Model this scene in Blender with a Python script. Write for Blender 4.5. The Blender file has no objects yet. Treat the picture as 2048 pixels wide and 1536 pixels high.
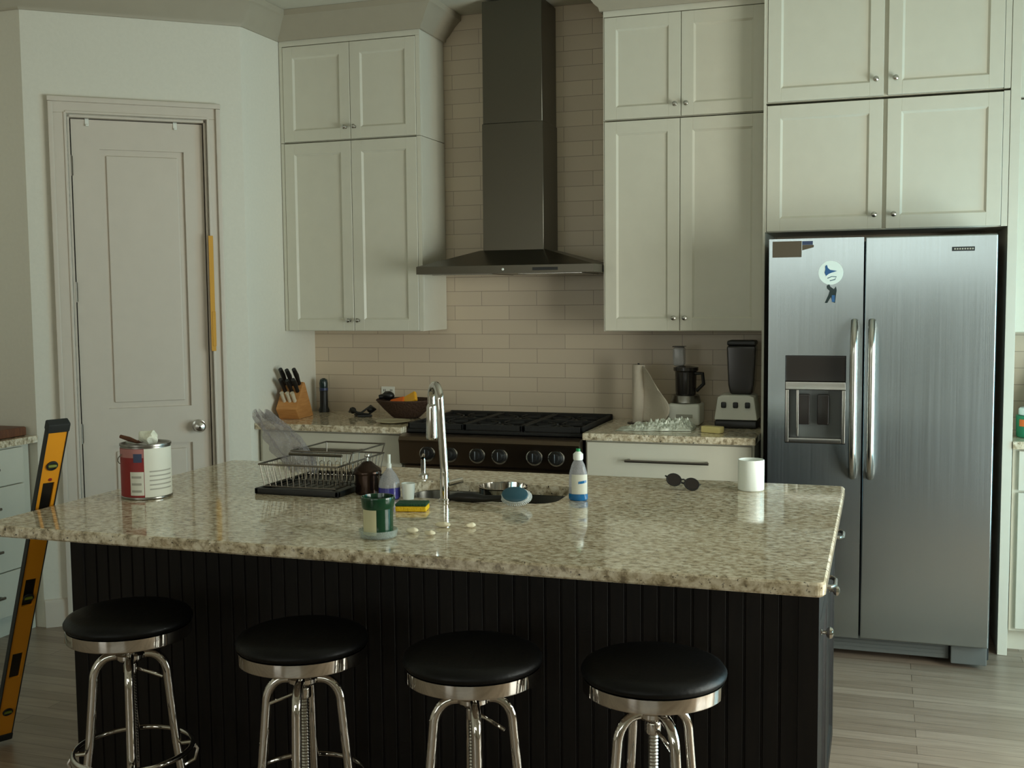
import bpy, bmesh, math, random
from mathutils import Vector, Matrix
random.seed(7)
sc = bpy.context.scene
COL = sc.collection
PI = math.pi

# ------------------------------------------------------------------ camera
cam_data = bpy.data.cameras.new('camera')
cam_data.sensor_width = 36.0
cam_data.lens = 38.859
cam_data.clip_start = 0.05
cam = bpy.data.objects.new('camera', cam_data)
COL.objects.link(cam)
_R = Vector((0.94826178, 0.31735096, -0.00937924)); _U = Vector((-0.01567079, 0.07629018, 0.99696250)); _F = Vector((-0.31710255, 0.94523445, -0.07731620))
_m = Matrix((_R, _U, -_F)).transposed().to_4x4()
_m.translation = Vector((3.01626, -5.52592, 1.55156))
cam.matrix_world = _m
sc.camera = cam

# ------------------------------------------------------------------ light
sc.view_settings.view_transform = 'Standard'
sc.view_settings.look = 'None'
sc.view_settings.exposure = 0.12
sc.view_settings.gamma = 1.0
sc.view_settings.use_curve_mapping = False
sc.cycles.use_denoising = True
sc.cycles.max_bounces = 10
sc.cycles.diffuse_bounces = 5
sc.cycles.glossy_bounces = 5
sc.cycles.sample_clamp_indirect = 6.0

world = bpy.data.worlds.new('daylight')
sc.world = world
world.use_nodes = True
wn = world.node_tree.nodes
wn['Background'].inputs['Color'].default_value = (0.80, 0.93, 0.96, 1)
wn['Background'].inputs['Strength'].default_value = 1.6

def area(name, loc, rot, sx, sy, energy, color):
    d = bpy.data.lights.new(name, 'AREA')
    d.shape = 'RECTANGLE'; d.size = sx; d.size_y = sy; d.energy = energy; d.color = color
    o = bpy.data.objects.new(name, d); o.location = loc; o.rotation_euler = rot
    COL.objects.link(o); return o
# daylight coming through the room's windows (lights stand just outside the openings)
RIGHT_WINS = [(-1.6, -0.70, 0.25, 1.95), (-3.5, -1.75, 0.15, 2.00)]     # y0 y1 z0 z1 in the right wall
REAR_WINS = [(-0.9, 0.7, 0.6, 2.3), (1.3, 4.7, 1.80, 2.75)]    # x0 x1 z0 z1 in the rear wall
XR, YB, ZT = 4.85, -9.4, 3.03
for (y0, y1, z0, z1), e_, c_ in zip(RIGHT_WINS, (48, 142), ((0.27, 0.77, 1.0), (1.0, 0.97, 0.87))):
    area('window_daylight', (XR + 0.22, (y0 + y1) / 2, (z0 + z1) / 2), (0, PI / 2, 0), z1 - z0, y1 - y0, e_, c_)
area('window_daylight', (-0.1, YB - 0.22, 1.45), (PI / 2, 0, 0), 1.6, 1.7, 28, (1.0, 0.88, 0.76))
area('window_daylight', (3.0, YB - 0.22, 2.275), (PI / 2, 0, 0), 3.4, 0.95, 31, (1.0, 0.97, 0.84))

# ------------------------------------------------------------------ materials
def srgb(c):
    return tuple(((x / 255.0) / 12.92 if x / 255.0 <= 0.04045 else ((x / 255.0 + 0.055) / 1.055) ** 2.4) for x in c)
def new_mat(name):
    m = bpy.data.materials.new(name); m.use_nodes = True
    nt = m.node_tree
    return m, nt, nt.nodes, nt.links, nt.nodes['Principled BSDF']
def mat(name, rgb, rough=0.5, metal=0.0, var=0.04, scale=14.0, bump=0.02, trans=0.0, coat=0.0, ior=1.5, stretch=(1, 1, 1), spec=0.5):
    """plain painted / metal / plastic surface with a little procedural variation"""
    m, nt, N, L, b = new_mat(name)
    tc = N.new('ShaderNodeTexCoord'); mp = N.new('ShaderNodeMapping'); mp.inputs['Scale'].default_value = stretch
    nz = N.new('ShaderNodeTexNoise'); nz.inputs['Scale'].default_value = scale; nz.inputs['Detail'].default_value = 3
    L.new(tc.outputs['Object'], mp.inputs['Vector']); L.new(mp.outputs[0], nz.inputs['Vector'])
    mx = N.new('ShaderNodeMix'); mx.data_type = 'RGBA'
    c = srgb(rgb)
    mx.inputs[6].default_value = (*[x * (1 - var) for x in c], 1); mx.inputs[7].default_value = (*[min(1, x * (1 + var)) for x in c], 1)
    L.new(nz.outputs['Fac'], mx.inputs[0]); L.new(mx.outputs[2], b.inputs['Base Color'])
    b.inputs['Roughness'].default_value = rough; b.inputs['Metallic'].default_value = metal
    b.inputs['IOR'].default_value = ior; b.inputs['Transmission Weight'].default_value = trans
    b.inputs['Coat Weight'].default_value = coat; b.inputs['Specular IOR Level'].default_value = spec
    if bump:
        bp = N.new('ShaderNodeBump'); bp.inputs['Strength'].default_value = bump; bp.inputs['Distance'].default_value = 0.01
        L.new(nz.outputs['Fac'], bp.inputs['Height']); L.new(bp.outputs[0], b.inputs['Normal'])
    return m
def steel(name, rgb, rough, axis='x', aniso=0.0):
    m, nt, N, L, b = new_mat(name)
    tc = N.new('ShaderNodeTexCoord'); mp = N.new('ShaderNodeMapping')
    mp.inputs['Scale'].default_value = {'x': (1.5, 1.5, 420), 'z': (260, 260, 1.5)}[axis]
    nz = N.new('ShaderNodeTexNoise'); nz.inputs['Scale'].default_value = 1.0; nz.inputs['Detail'].default_value = 2
    L.new(tc.outputs['Object'], mp.inputs['Vector']); L.new(mp.outputs[0], nz.inputs['Vector'])
    mr = N.new('ShaderNodeMapRange'); mr.inputs['To Min'].default_value = rough * 0.85; mr.inputs['To Max'].default_value = rough * 1.15
    L.new(nz.outputs['Fac'], mr.inputs['Value']); L.new(mr.outputs[0], b.inputs['Roughness'])
    b.inputs['Base Color'].default_value = (*srgb(rgb), 1); b.inputs['Metallic'].default_value = 1.0
    if aniso:
        tg = N.new('ShaderNodeTangent'); tg.direction_type = 'RADIAL'; tg.axis = 'Z'; b.inputs['Anisotropic'].default_value = aniso; L.new(tg.outputs[0], b.inputs['Tangent'])
    bp = N.new('ShaderNodeBump'); bp.inputs['Strength'].default_value = 0.015; bp.inputs['Distance'].default_value = 0.002
    L.new(nz.outputs['Fac'], bp.inputs['Height']); L.new(bp.outputs[0], b.inputs['Normal'])
    return m
def see_through(name, rgb, amount, rough=0.05, bump=0.0):
    """thin clear plastic or glass sheet: part of the light passes straight, the rest is a glossy skin"""
    m, nt, N, L, b = new_mat(name)
    out = N['Material Output']
    tr = N.new('ShaderNodeBsdfTransparent'); tr.inputs['Color'].default_value = (*[0.6 + 0.4 * x for x in srgb(rgb)], 1)
    b.inputs['Base Color'].default_value = (*srgb(rgb), 1); b.inputs['Roughness'].default_value = rough
    nz = N.new('ShaderNodeTexNoise'); nz.inputs['Scale'].default_value = 30; nz.inputs['Detail'].default_value = 4
    mr = N.new('ShaderNodeMapRange'); mr.inputs['From Min'].default_value = 0.3; mr.inputs['From Max'].default_value = 0.7
    mr.inputs['To Min'].default_value = max(0, (1 - amount) * 0.75); mr.inputs['To Max'].default_value = min(1, (1 - amount) * 1.25)
    mx = N.new('ShaderNodeMixShader')
    L.new(nz.outputs['Fac'], mr.inputs['Value']); L.new(mr.outputs[0], mx.inputs[0])
    L.new(tr.outputs[0], mx.inputs[1]); L.new(b.outputs[0], mx.inputs[2]); L.new(mx.outputs[0], out.inputs['Surface'])
    if bump:
        bp = N.new('ShaderNodeBump'); bp.inputs['Strength'].default_value = bump; bp.inputs['Distance'].default_value = 0.01
        L.new(nz.outputs['Fac'], bp.inputs['Height']); L.new(bp.outputs[0], b.inputs['Normal'])
    return m
def granite():
    m, nt, N, L, b = new_mat('granite')
    tc = N.new('ShaderNodeTexCoord')
    mp = N.new('ShaderNodeMapping'); mp.inputs['Rotation'].default_value = (0, 0, 0.5); mp.inputs['Scale'].default_value = (1, 1.35, 1)
    L.new(tc.outputs['Object'], mp.inputs['Vector'])
    def noise(scale, det, dist=0.0, v=mp):
        n = N.new('ShaderNodeTexNoise'); n.inputs['Scale'].default_value = scale; n.inputs['Detail'].default_value = det
        n.inputs['Distortion'].default_value = dist; n.inputs['Roughness'].default_value = 0.62; L.new(v.outputs[0], n.inputs['Vector']); return n
    n1 = noise(46, 7, 0.3); r1 = N.new('ShaderNodeValToRGB'); e = r1.color_ramp.elements
    e[0].position = 0.34; e[0].color = (*srgb((134, 122, 100)), 1); e[1].position = 0.70; e[1].color = (*srgb((250, 244, 228)), 1)
    x = e.new(0.46); x.color = (*srgb((198, 184, 156)), 1); x = e.new(0.56); x.color = (*srgb((230, 221, 198)), 1)
    L.new(n1.outputs['Fac'], r1.inputs[0])
    n2 = noise(110, 3); r2 = N.new('ShaderNodeValToRGB'); e = r2.color_ramp.elements
    e[0].position = 0.61; e[0].color = (0, 0, 0, 1); e[1].position = 0.70; e[1].color = (1, 1, 1, 1); L.new(n2.outputs['Fac'], r2.inputs[0])
    mx = N.new('ShaderNodeMix'); mx.data_type = 'RGBA'; mx.inputs[7].default_value = (*srgb((52, 44, 38)), 1)
    L.new(r2.outputs[0], mx.inputs[0]); L.new(r1.outputs[0], mx.inputs[6])
    n3 = noise(5.0, 5, 0.8); r3 = N.new('ShaderNodeValToRGB'); e = r3.color_ramp.elements
    e[0].position = 0.38; e[0].color = (0.82, 0.77, 0.70, 1); e[1].position = 0.62; e[1].color = (1, 1, 1, 1); L.new(n3.outputs['Fac'], r3.inputs[0])
    mu = N.new('ShaderNodeMix'); mu.data_type = 'RGBA'; mu.blend_type = 'MULTIPLY'; mu.inputs[0].default_value = 0.8
    L.new(mx.outputs[2], mu.inputs[6]); L.new(r3.outputs[0], mu.inputs[7]); L.new(mu.outputs[2], b.inputs['Base Color'])
    b.inputs['Roughness'].default_value = 0.07; b.inputs['IOR'].default_value = 1.7
    return m
def tiles():
    m, nt, N, L, b = new_mat('subway_tile')
    tc = N.new('ShaderNodeTexCoord'); sx = N.new('ShaderNodeSeparateXYZ'); cx = N.new('ShaderNodeCombineXYZ')
    L.new(tc.outputs['Object'], sx.inputs[0]); L.new(sx.outputs['X'], cx.inputs['X']); L.new(sx.outputs['Z'], cx.inputs['Y'])
    mp = N.new('ShaderNodeMapping'); mp.inputs['Location'].default_value = (0.07, 0.0, 0); L.new(cx.outputs[0], mp.inputs['Vector'])
    br = N.new('ShaderNodeTexBrick'); br.inputs['Scale'].default_value = 1.0
    br.inputs['Brick Width'].default_value = 0.305; br.inputs['Row Height'].default_value = 0.0757
    br.inputs['Mortar Size'].default_value = 0.0016; br.inputs['Mortar Smooth'].default_value = 0.3
    br.inputs['Color1'].default_value = (*srgb((206, 190, 166)), 1); br.inputs['Color2'].default_value = (*srgb((198, 182, 160)), 1)
    br.inputs['Mortar'].default_value = (*srgb((158, 142, 124)), 1)
    L.new(mp.outputs[0], br.inputs['Vector']); L.new(br.outputs['Color'], b.inputs['Base Color'])
    bp = N.new('ShaderNodeBump'); bp.inputs['Strength'].default_value = 0.4; bp.inputs['Distance'].default_value = 0.003; bp.invert = True
    L.new(br.outputs['Fac'], bp.inputs['Height']); L.new(bp.outputs[0], b.inputs['Normal'])
    b.inputs['Roughness'].default_value = 0.35
    return m
def planks():
    m, nt, N, L, b = new_mat('oak_floor')
    tc = N.new('ShaderNodeTexCoord')
    br = N.new('ShaderNodeTexBrick'); br.inputs['Scale'].default_value = 1.0
    br.inputs['Brick Width'].default_value = 0.9; br.inputs['Row Height'].default_value = 0.075; br.inputs['Mortar Size'].default_value = 0.0012
    br.inputs['Color1'].default_value = (*srgb((164, 146, 128)), 1); br.inputs['Color2'].default_value = (*srgb((140, 122, 104)), 1)
    br.inputs['Mortar'].default_value = (*srgb((84, 66, 50)), 1)
    L.new(tc.outputs['Object'], br.inputs['Vector'])
    mp = N.new('ShaderNodeMapping'); mp.inputs['Scale'].default_value = (2, 22, 1); L.new(tc.outputs['Object'], mp.inputs['Vector'])
    nz = N.new('ShaderNodeTexNoise'); nz.inputs['Scale'].default_value = 2.2; nz.inputs['Detail'].default_value = 5; L.new(mp.outputs[0], nz.inputs['Vector'])
    rp = N.new('ShaderNodeValToRGB'); rp.color_ramp.elements[0].color = (0.72, 0.70, 0.68, 1); rp.color_ramp.elements[0].position = 0.3
    rp.color_ramp.elements[1].position = 0.7; rp.color_ramp.elements[1].color = (1, 1, 1, 1)
    L.new(nz.outputs['Fac'], rp.inputs[0])
    mu = N.new('ShaderNodeMix'); mu.data_type = 'RGBA'; mu.blend_type = 'MULTIPLY'; mu.inputs[0].default_value = 1
    L.new(br.outputs['Color'], mu.inputs[6]); L.new(rp.outputs[0], mu.inputs[7]); L.new(mu.outputs[2], b.inputs['Base Color'])
    b.inputs['Roughness'].default_value = 0.32
    bp = N.new('ShaderNodeBump'); bp.inputs['Strength'].default_value = 0.15; bp.inputs['Distance'].default_value = 0.003
    L.new(nz.outputs['Fac'], bp.inputs['Height']); L.new(bp.outputs[0], b.inputs['Normal'])
    return m
def wood(name, a, c, rough=0.45, stretch=(3, 3, 30), spec=0.5):
    m, nt, N, L, b = new_mat(name)
    tc = N.new('ShaderNodeTexCoord'); mp = N.new('ShaderNodeMapping'); mp.inputs['Scale'].default_value = stretch
    nz = N.new('ShaderNodeTexNoise'); nz.inputs['Scale'].default_value = 4; nz.inputs['Detail'].default_value = 5
    L.new(tc.outputs['Object'], mp.inputs['Vector']); L.new(mp.outputs[0], nz.inputs['Vector'])
    rp = N.new('ShaderNodeValToRGB'); rp.color_ramp.elements[0].position = 0.3; rp.color_ramp.elements[1].position = 0.7
    rp.color_ramp.elements[0].color = (*srgb(a), 1); rp.color_ramp.elements[1].color = (*srgb(c), 1)
    L.new(nz.outputs['Fac'], rp.inputs[0]); L.new(rp.outputs[0], b.inputs['Base Color']); b.inputs['Roughness'].default_value = rough; b.inputs['Specular IOR Level'].default_value = spec
    return m

M = dict(
    wall=mat('wall_paint', (216, 212, 198), 0.85, bump=0.05, scale=60),
    trim=mat('trim_paint', (204, 194, 180), 0.45),
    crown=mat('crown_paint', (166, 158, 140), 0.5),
    ceiling=mat('ceiling_paint', (200, 196, 180), 0.9, scale=40),
    cab=mat('cabinet_paint', (207, 204, 188), 0.38),
    cabin=mat('cabinet_inside', (70, 64, 56), 0.8),
    espresso=wood('espresso_wood', (13, 10, 8), (22, 17, 13), 0.5, (20, 20, 2), 0.2),
    granite=granite(), tile=tiles(), floor=planks(),
    fridge=steel('fridge_steel', (160, 168, 170), 0.24, 'z', 0.8),
    hood=steel('hood_steel', (98, 94, 84), 0.33, 'z'),
    range=steel('range_steel', (110, 96, 82), 0.30),
    chrome=mat('chrome', (204, 200, 194), 0.07, 1.0, bump=0, var=0.01),
    nickel=mat('brushed_nickel', (190, 188, 182), 0.22, 1.0, bump=0),
    pull=mat('dark_pull_metal', (120, 114, 104), 0.35, 1.0, bump=0),
    black=mat('black_plastic', (20, 20, 19), 0.4), iron=mat('cast_iron', (22, 21, 19), 0.65, bump=0.2, scale=80),
    rubber=mat('dark_seal', (34, 38, 38), 0.7), vinyl=mat('black_vinyl', (5, 5, 5), 0.45, spec=0.25, bump=0.1, scale=90),
    beech=wood('knife_block_wood', (176, 118, 62), (198, 140, 80), 0.5),
    yellow=mat('level_yellow', (240, 160, 34), 0.42), tape=mat('strip_yellow', (208, 152, 46), 0.5),
    white=mat('white_ceramic', (240, 246, 240), 0.2, bump=0), plastic=mat('white_plastic', (226, 226, 216), 0.35),
    green=mat('green_glass', (22, 62, 40), 0.12, bump=0), cream=mat('cream_label', (206, 202, 164), 0.6),
    greenpad=mat('scour_green', (30, 74, 48), 0.95, bump=0.5, scale=200), sponge=mat('sponge_yellow', (238, 196, 30), 0.9, bump=0.4, scale=160),
    red=mat('label_red', (140, 34, 34), 0.5), label=mat('label_white', (222, 222, 208), 0.55), blueink=mat('label_blue', (52, 66, 96), 0.5),
    grey=mat('grey_ink', (168, 166, 154), 0.6), tin=mat('tin_metal', (150, 148, 142), 0.3, 1.0),
    rag=mat('paper_rag', (236, 238, 220), 0.9, bump=0.5, scale=50),
    bag=see_through('clear_bag', (206, 202, 204), 0.70, 0.12, 1.0), clear=see_through('clear_plastic', (200, 200, 204), 0.55, 0.06),
    glass=see_through('clear_glass', (220, 230, 224), 0.72, 0.02), pane=see_through('window_glass', (230, 240, 240), 0.93, 0.02),
    purple=mat('purple_liquid', (58, 58, 140), 0.15, bump=0), blue=mat('blue_liquid', (30, 110, 170), 0.15, bump=0),
    bronze=mat('dark_bronze', (58, 44, 36), 0.18, 0.8, bump=0), bristle=mat('white_bristle', (214, 220, 220), 0.8, bump=0.6, scale=200),
    teal=mat('brush_blue', (50, 92, 110), 0.3), foil=mat('foil_paper', (214, 220, 206), 0.35, 0.3, bump=0.3, scale=40),
    wicker=mat('dark_wicker', (66, 44, 30), 0.7, bump=0.8, scale=90), orange=mat('orange_packet', (232, 110, 34), 0.35),
    amber=mat('yellow_packet', (232, 170, 40), 0.35), paper=mat('paper_towel', (196, 186, 170), 0.9, bump=0.2, scale=70),
    plate=mat('stoneware', (190, 180, 150), 0.3), smoke=mat('smoked_plastic', (44, 40, 38), 0.15, bump=0),
    butter=mat('butter_yellow', (220, 206, 140), 0.45), shell=mat('peel_cream', (236, 226, 196), 0.6, bump=0.3),
    magnet=mat('magnet_white', (224, 240, 236), 0.4), mblue=mat('magnet_blue', (40, 90, 140), 0.5), photo=mat('photo_brown', (84, 74, 58), 0.5),
    dgreen=mat('tub_green', (30, 130, 90), 0.4), sink=steel('sink_steel', (150, 148, 140), 0.25), bottle=mat('bottle_dark', (20, 40, 40), 0.15, bump=0),
    vial=mat('vial_green', (120, 130, 50), 0.2, bump=0), board=wood('board_wood', (84, 48, 30), (116, 70, 42), 0.5, (3, 20, 3)), cavity=mat('dispenser_grey', (92, 96, 94), 0.35), peg=mat('light_handle', (196, 184, 160), 0.4),
)

# ------------------------------------------------------------------ mesh helpers
class MB:
    def __init__(s): s.bm = bmesh.new(); s.smooth = False
    def box(s, a, b, bev=0.0, seg=2, mx=None):
        x0, x1 = sorted((a[0], b[0])); y0, y1 = sorted((a[1], b[1])); z0, z1 = sorted((a[2], b[2]))
        t = bmesh.new(); bmesh.ops.create_cube(t, size=1.0)
        for v in t.verts: v.co = Vector(((x0 + x1) / 2 + v.co.x * (x1 - x0), (y0 + y1) / 2 + v.co.y * (y1 - y0), (z0 + z1) / 2 + v.co.z * (z1 - z0)))
        if bev: bmesh.ops.bevel(t, geom=t.edges[:], offset=bev, segments=seg, affect='EDGES', profile=0.5)
        return s._add(t, mx)
    def _add(s, t, mx=None):
        if mx is not None: bmesh.ops.transform(t, matrix=mx, verts=t.verts[:])
        me = bpy.data.meshes.new('tmp'); t.to_mesh(me); t.free(); s.bm.from_mesh(me); bpy.data.meshes.remove(me); return s
    def cyl(s, p0, p1, r, r2=None, n=24):
        return s.tube([p0, p1], [r, r if r2 is None else r2], n)
    def tube(s, pts, r, n=12, closed=False):
        pts = [Vector(p) for p in pts]; k = len(pts)
        rr = r if isinstance(r, (list, tuple)) else [r] * k
        rings = []; up = None
        for i, p in enumerate(pts):
            if closed: d = pts[(i + 1) % k] - pts[i - 1]
            else: d = pts[min(i + 1, k - 1)] - pts[max(i - 1, 0)]
            d.normalize()
            if up is None:
                up = Vector((0, 0, 1)) if abs(d.z) < 0.9 else Vector((1, 0, 0))
            u = (up - d * up.dot(d)).normalized(); up = u; w = d.cross(u)
            rings.append([s.bm.verts.new(p + (u * math.cos(2 * PI * j / n) + w * math.sin(2 * PI * j / n)) * rr[i]) for j in range(n)])
        m = k if closed else k - 1
        for i in range(m):
            A, B = rings[i], rings[(i + 1) % k]
            for j in range(n): s.bm.faces.new((A[j], A[(j + 1) % n], B[(j + 1) % n], B[j]))
        if not closed:
            s.bm.faces.new(rings[0][::-1]); s.bm.faces.new(rings[-1])
        return s
    def lathe(s, prof, c=(0, 0, 0), n=40, mx=None, sx=1, sy=1):
        t = bmesh.new(); rings = []
        for r, z in prof:
            if r < 1e-6: rings.append([t.verts.new((0, 0, z))])
            else: rings.append([t.verts.new((r * sx * math.cos(2 * PI * j / n), r * sy * math.sin(2 * PI * j / n), z)) for j in range(n)])
        for A, B in zip(rings, rings[1:]):
            for j in range(n):
                a, b2 = A[j % len(A)], A[(j + 1) % len(A)]; c2, d = B[(j + 1) % len(B)], B[j % len(B)]
                f = [a]
                for q in (b2, c2, d):
                    if q not in f: f.append(q)
                if len(f) > 2: t.faces.new(f)
        if len(rings[0]) > 1: t.faces.new(rings[0][::-1])
        if len(rings[-1]) > 1: t.faces.new(rings[-1])
        bmesh.ops.translate(t, vec=c, verts=t.verts[:])
        return s._add(t, mx)
    def prism(s, poly, a, b, axis='y', bev=0.0, mx=None):
        """poly in the plane across the axis, extruded from a to b"""
        t = bmesh.new()
        def P(u, v, w): return {'x': (w, u, v), 'y': (u, w, v), 'z': (u, v, w)}[axis]
        A = [t.verts.new(P(u, v, a)) for u, v in poly]; B = [t.verts.new(P(u, v, b)) for u, v in poly]
        t.faces.new(A); t.faces.new(B[::-1]); k = len(A)
        for i in range(k): t.faces.new((A[i], B[i], B[(i + 1) % k], A[(i + 1) % k]))
        bmesh.ops.recalc_face_normals(t, faces=t.faces[:])
        if bev: bmesh.ops.bevel(t, geom=t.edges[:], offset=bev, segments=2, affect='EDGES', profile=0.5)
        return s._add(t, mx)
    def ball(s, c, r, sx=1, sy=1, sz=1, n=20):
        t = bmesh.new(); bmesh.ops.create_uvsphere(t, u_segments=n, v_segments=max(8, n // 2), radius=r)
        for v in t.verts: v.co = Vector((c[0] + v.co.x * sx, c[1] + v.co.y * sy, c[2] + v.co.z * sz))
        return s._add(t)
    def grid(s, fn, nu, nv):
        V = [[s.bm.verts.new(fn(i / nu, j / nv)) for j in range(nv + 1)] for i in range(nu + 1)]
        for i in range(nu):
            for j in range(nv): s.bm.faces.new((V[i][j], V[i + 1][j], V[i + 1][j + 1], V[i][j + 1]))
        return s
    def wobble(s, amp, freq=20):
        from mathutils import noise
        for v in s.bm.verts: v.co += noise.noise_vector(v.co * freq) * amp
        return s
    def xf(s, mx): bmesh.ops.transform(s.bm, matrix=mx, verts=s.bm.verts[:]); return s

def build(name, mb, material, parent=None, smooth=True, angle=38, label=None):
    bmesh.ops.recalc_face_normals(mb.bm, faces=mb.bm.faces[:])
    if parent is not None:
        off = Vector((0, 0, 0)); p = parent
        while p is not None: off += p.location; p = p.parent
        bmesh.ops.translate(mb.bm, vec=-off, verts=mb.bm.verts[:])
    me = bpy.data.meshes.new(name); mb.bm.to_mesh(me); mb.bm.free()
    if smooth:
        me.polygons.foreach_set('use_smooth', [True] * len(me.polygons))
        me.set_sharp_from_angle(angle=math.radians(angle))
    me.materials.append(M[material] if isinstance(material, str) else material)
    o = bpy.data.objects.new(name, me); COL.objects.link(o)
    if smooth:
        wm = o.modifiers.new('weighted_normals', 'WEIGHTED_NORMAL'); wm.keep_sharp = True
    if parent is not None: o.parent = parent
    if label: o['label'] = label
    return o
def thing(name, label, cat, loc=(0, 0, 0), group=None):
    o = bpy.data.objects.new(name, None); o.empty_display_size = 0.05
    COL.objects.link(o); o.location = loc; o['label'] = label; o['category'] = cat
    if group: o['group'] = group
    return o
def tag(o, label, cat, group=None):
    o['label'] = label; o['category'] = cat
    if group: o['group'] = group
    return o
def struct(name, mb, material, parent=None, label=None):
    o = build(name, mb, material, parent, label=label)
    if parent is None: o['kind'] = 'structure'
    return o
def copy_tree(root, loc=None, label=None, rotz=None):
    r = root.copy(); COL.objects.link(r)
    if loc is not None: r.location = loc
    if rotz is not None: r.rotation_euler = (0, 0, rotz)
    if label: r['label'] = label
    for ch in list(root.children):
        c = ch.copy(); COL.objects.link(c); c.parent = r
        for g in list(ch.children):
            d = g.copy(); COL.objects.link(d); d.parent = c
    return r

# key distances (metres); origin is the floor corner of the tiled wall and the left stub wall
ZC = 0.933          # worktop height
YU = -0.326         # front of the wall cabinets
YC = -0.655         # front edge of the worktops
XL0, YL0 = -0.767, -1.317   # outer corner of the pantry wall
XP, YP = -0.004, -0.681     # inner end of the pantry wall
DV = Vector((XL0 - XP, YL0 - YP, 0)).normalized()     # along the pantry wall, away from the range
NV = Vector((-DV.y, DV.x, 0)); NV = NV if NV.y < 0 else -NV   # its room side
PW = Matrix(((DV.x, NV.x, 0, XP), (DV.y, NV.y, 0, YP), (0, 0, 1, 0), (0, 0, 0, 1)))   # (s, n, z) -> world
LP = (Vector((XL0, YL0)) - Vector((XP, YP))).length

# ------------------------------------------------------------------ room
struct('floor', MB().box((-1.7, YB - 0.2, -0.08), (XR + 0.2, 0.15, 0)), 'floor')
struct('ceiling', MB().box((-1.7, YB - 0.2, ZT), (XR + 0.2, 0.15, ZT + 0.1)), 'ceiling')
struct('wall_back', MB().box((-0.15, 0, 0), (XR + 0.2, 0.15, ZT)), 'tile')
struct('wall_left_stub', MB().prism([(0, 0), (-0.15, 0), (-0.15, -0.6), (XP, YP), (0, -0.66)], 0, ZT, 'z'), 'wall')
S0, S1, ZD = 0.178, 0.806, 2.43      # door opening along the pantry wall
w = MB()
w.box((0, -0.12, 0), (S0, 0, ZT), mx=PW); w.box((S1, -0.12, 0), (LP, 0, ZT), mx=PW); w.box((S0, -0.12, ZD), (S1, 0, ZT), mx=PW)
w.box((S0 - 0.05, -0.18, 0), (S1 + 0.05, -0.125, ZT), mx=PW)  # unseen panel added behind the door to stop light leaking through its gaps
struct('wall_pantry', w, 'wall')
struct('wall_side', MB().box((-1.4, YL0, 0), (XL0, YL0 + 0.12, ZT)), 'wall')
struct('wall_left', MB().box((-1.55, YB, 0), (-1.4, YL0 + 0.12, ZT)), 'wall')
w = MB(); ys = [0.0]
for (a, b, c, d) in RIGHT_WINS:
    w.box((XR, b, 0), (XR + 0.15, ys[-1], ZT)); w.box((XR, a, 0), (XR + 0.15, b, c)); w.box((XR, a, d), (XR + 0.15, b, ZT)); ys.append(a)
w.box((XR, YB, 0), (XR + 0.15, ys[-1], ZT))
struct('wall_right', w, 'wall')
w = MB(); xs = [-1.55]
for (a, b, c, d) in REAR_WINS:
    w.box((xs[-1], YB - 0.15, 0), (a, YB, ZT)); w.box((a, YB - 0.15, 0), (b, YB, c)); w.box((a, YB - 0.15, d), (b, YB, ZT)); xs.append(b)
w.box((xs[-1], YB - 0.15, 0), (XR + 0.15, YB, ZT))
struct('wall_rear', w, 'wall')
def window(n, a, b, axis):
    """a, b: opposite corners of the opening"""
    f = MB()
    (x0, y0, z0), (x1, y1, z1) = a, b
    if axis == 'x':
        for z in (z0, z1 - 0.06): f.box((x0, y0, z), (x0 + 0.05, y1, z + 0.06))
        for y in (y0, (y0 + y1) / 2 - 0.03, y1 - 0.06): f.box((x0, y, z0), (x0 + 0.05, y + 0.06, z1))
        p = MB().box((x0 + 0.02, y0 + 0.05, z0 + 0.05), (x0 + 0.026, y1 - 0.05, z1 - 0.05))
        c = MB().box((x0 - 0.12, y0 - 0.08, z0 - 0.10), (x0 - 0.07, y1 + 0.08, z0 - 0.0))
    else:
        for z in (z0, (z0 + z1) / 2 - 0.03, z1 - 0.06): f.box((x0, y0 - 0.05, z), (x1, y0, z + 0.06))
        for x in (x0, (x0 + x1) / 2 - 0.03, x1 - 0.06): f.box((x, y0 - 0.05, z0), (x + 0.06, y0, z1))
        p = MB().box((x0 + 0.05, y0 - 0.026, z0 + 0.05), (x1 - 0.05, y0 - 0.02, z1 - 0.05))
        c = MB().box((x0 - 0.08, y0 + 0.07, z0 - 0.10), (x1 + 0.08, y0 + 0.12, z0))
    o = struct('window_%d' % n, f, 'trim')
    struct('pane', p, 'pane', o); struct('sill', c, 'trim', o)
for i, (a, b, c, d) in enumerate(RIGHT_WINS): window(1 + i, (XR + 0.07, a, c), (XR + 0.07, b, d), 'x')
for i, (a, b, c, d) in enumerate(REAR_WINS): window(3 + i, (a, YB - 0.07, c), (b, YB - 0.07, d), 'y')

# pantry door, its casing and the mouldings
d = MB()
T = 0.036; f0 = -0.03      # slab face sits 30 mm behind the wall face
a0, a1, zb, zt = S0 + 0.014, S1 - 0.014, 0.012, 2.415
pa, pb = 0.282, 0.668
def slab_box(x0, x1, z0, z1, n0, n1, bev=0.0): d.box((x0, n0, z0), (x1, n1, z1), bev, 2, PW)
slab_box(a0, pa, zb, zt, f0 - T, f0); slab_box(pb, a1, zb, zt, f0 - T, f0)
for z0_, z1_ in ((zb, 0.16), (0.852, 1.035), (2.278, zt)): slab_box(pa, pb, z0_, z1_, f0 - T, f0)
for z0_, z1_ in ((0.16, 0.852), (1.035, 2.278)):
    slab_box(pa, pb, z0_, z1_, f0 - T + 0.004, f0 - 0.014)
    slab_box(pa + 0.028, pb - 0.028, z0_ + 0.028, z1_ - 0.028, f0 - 0.02, f0 - 0.004, 0.006)
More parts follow.
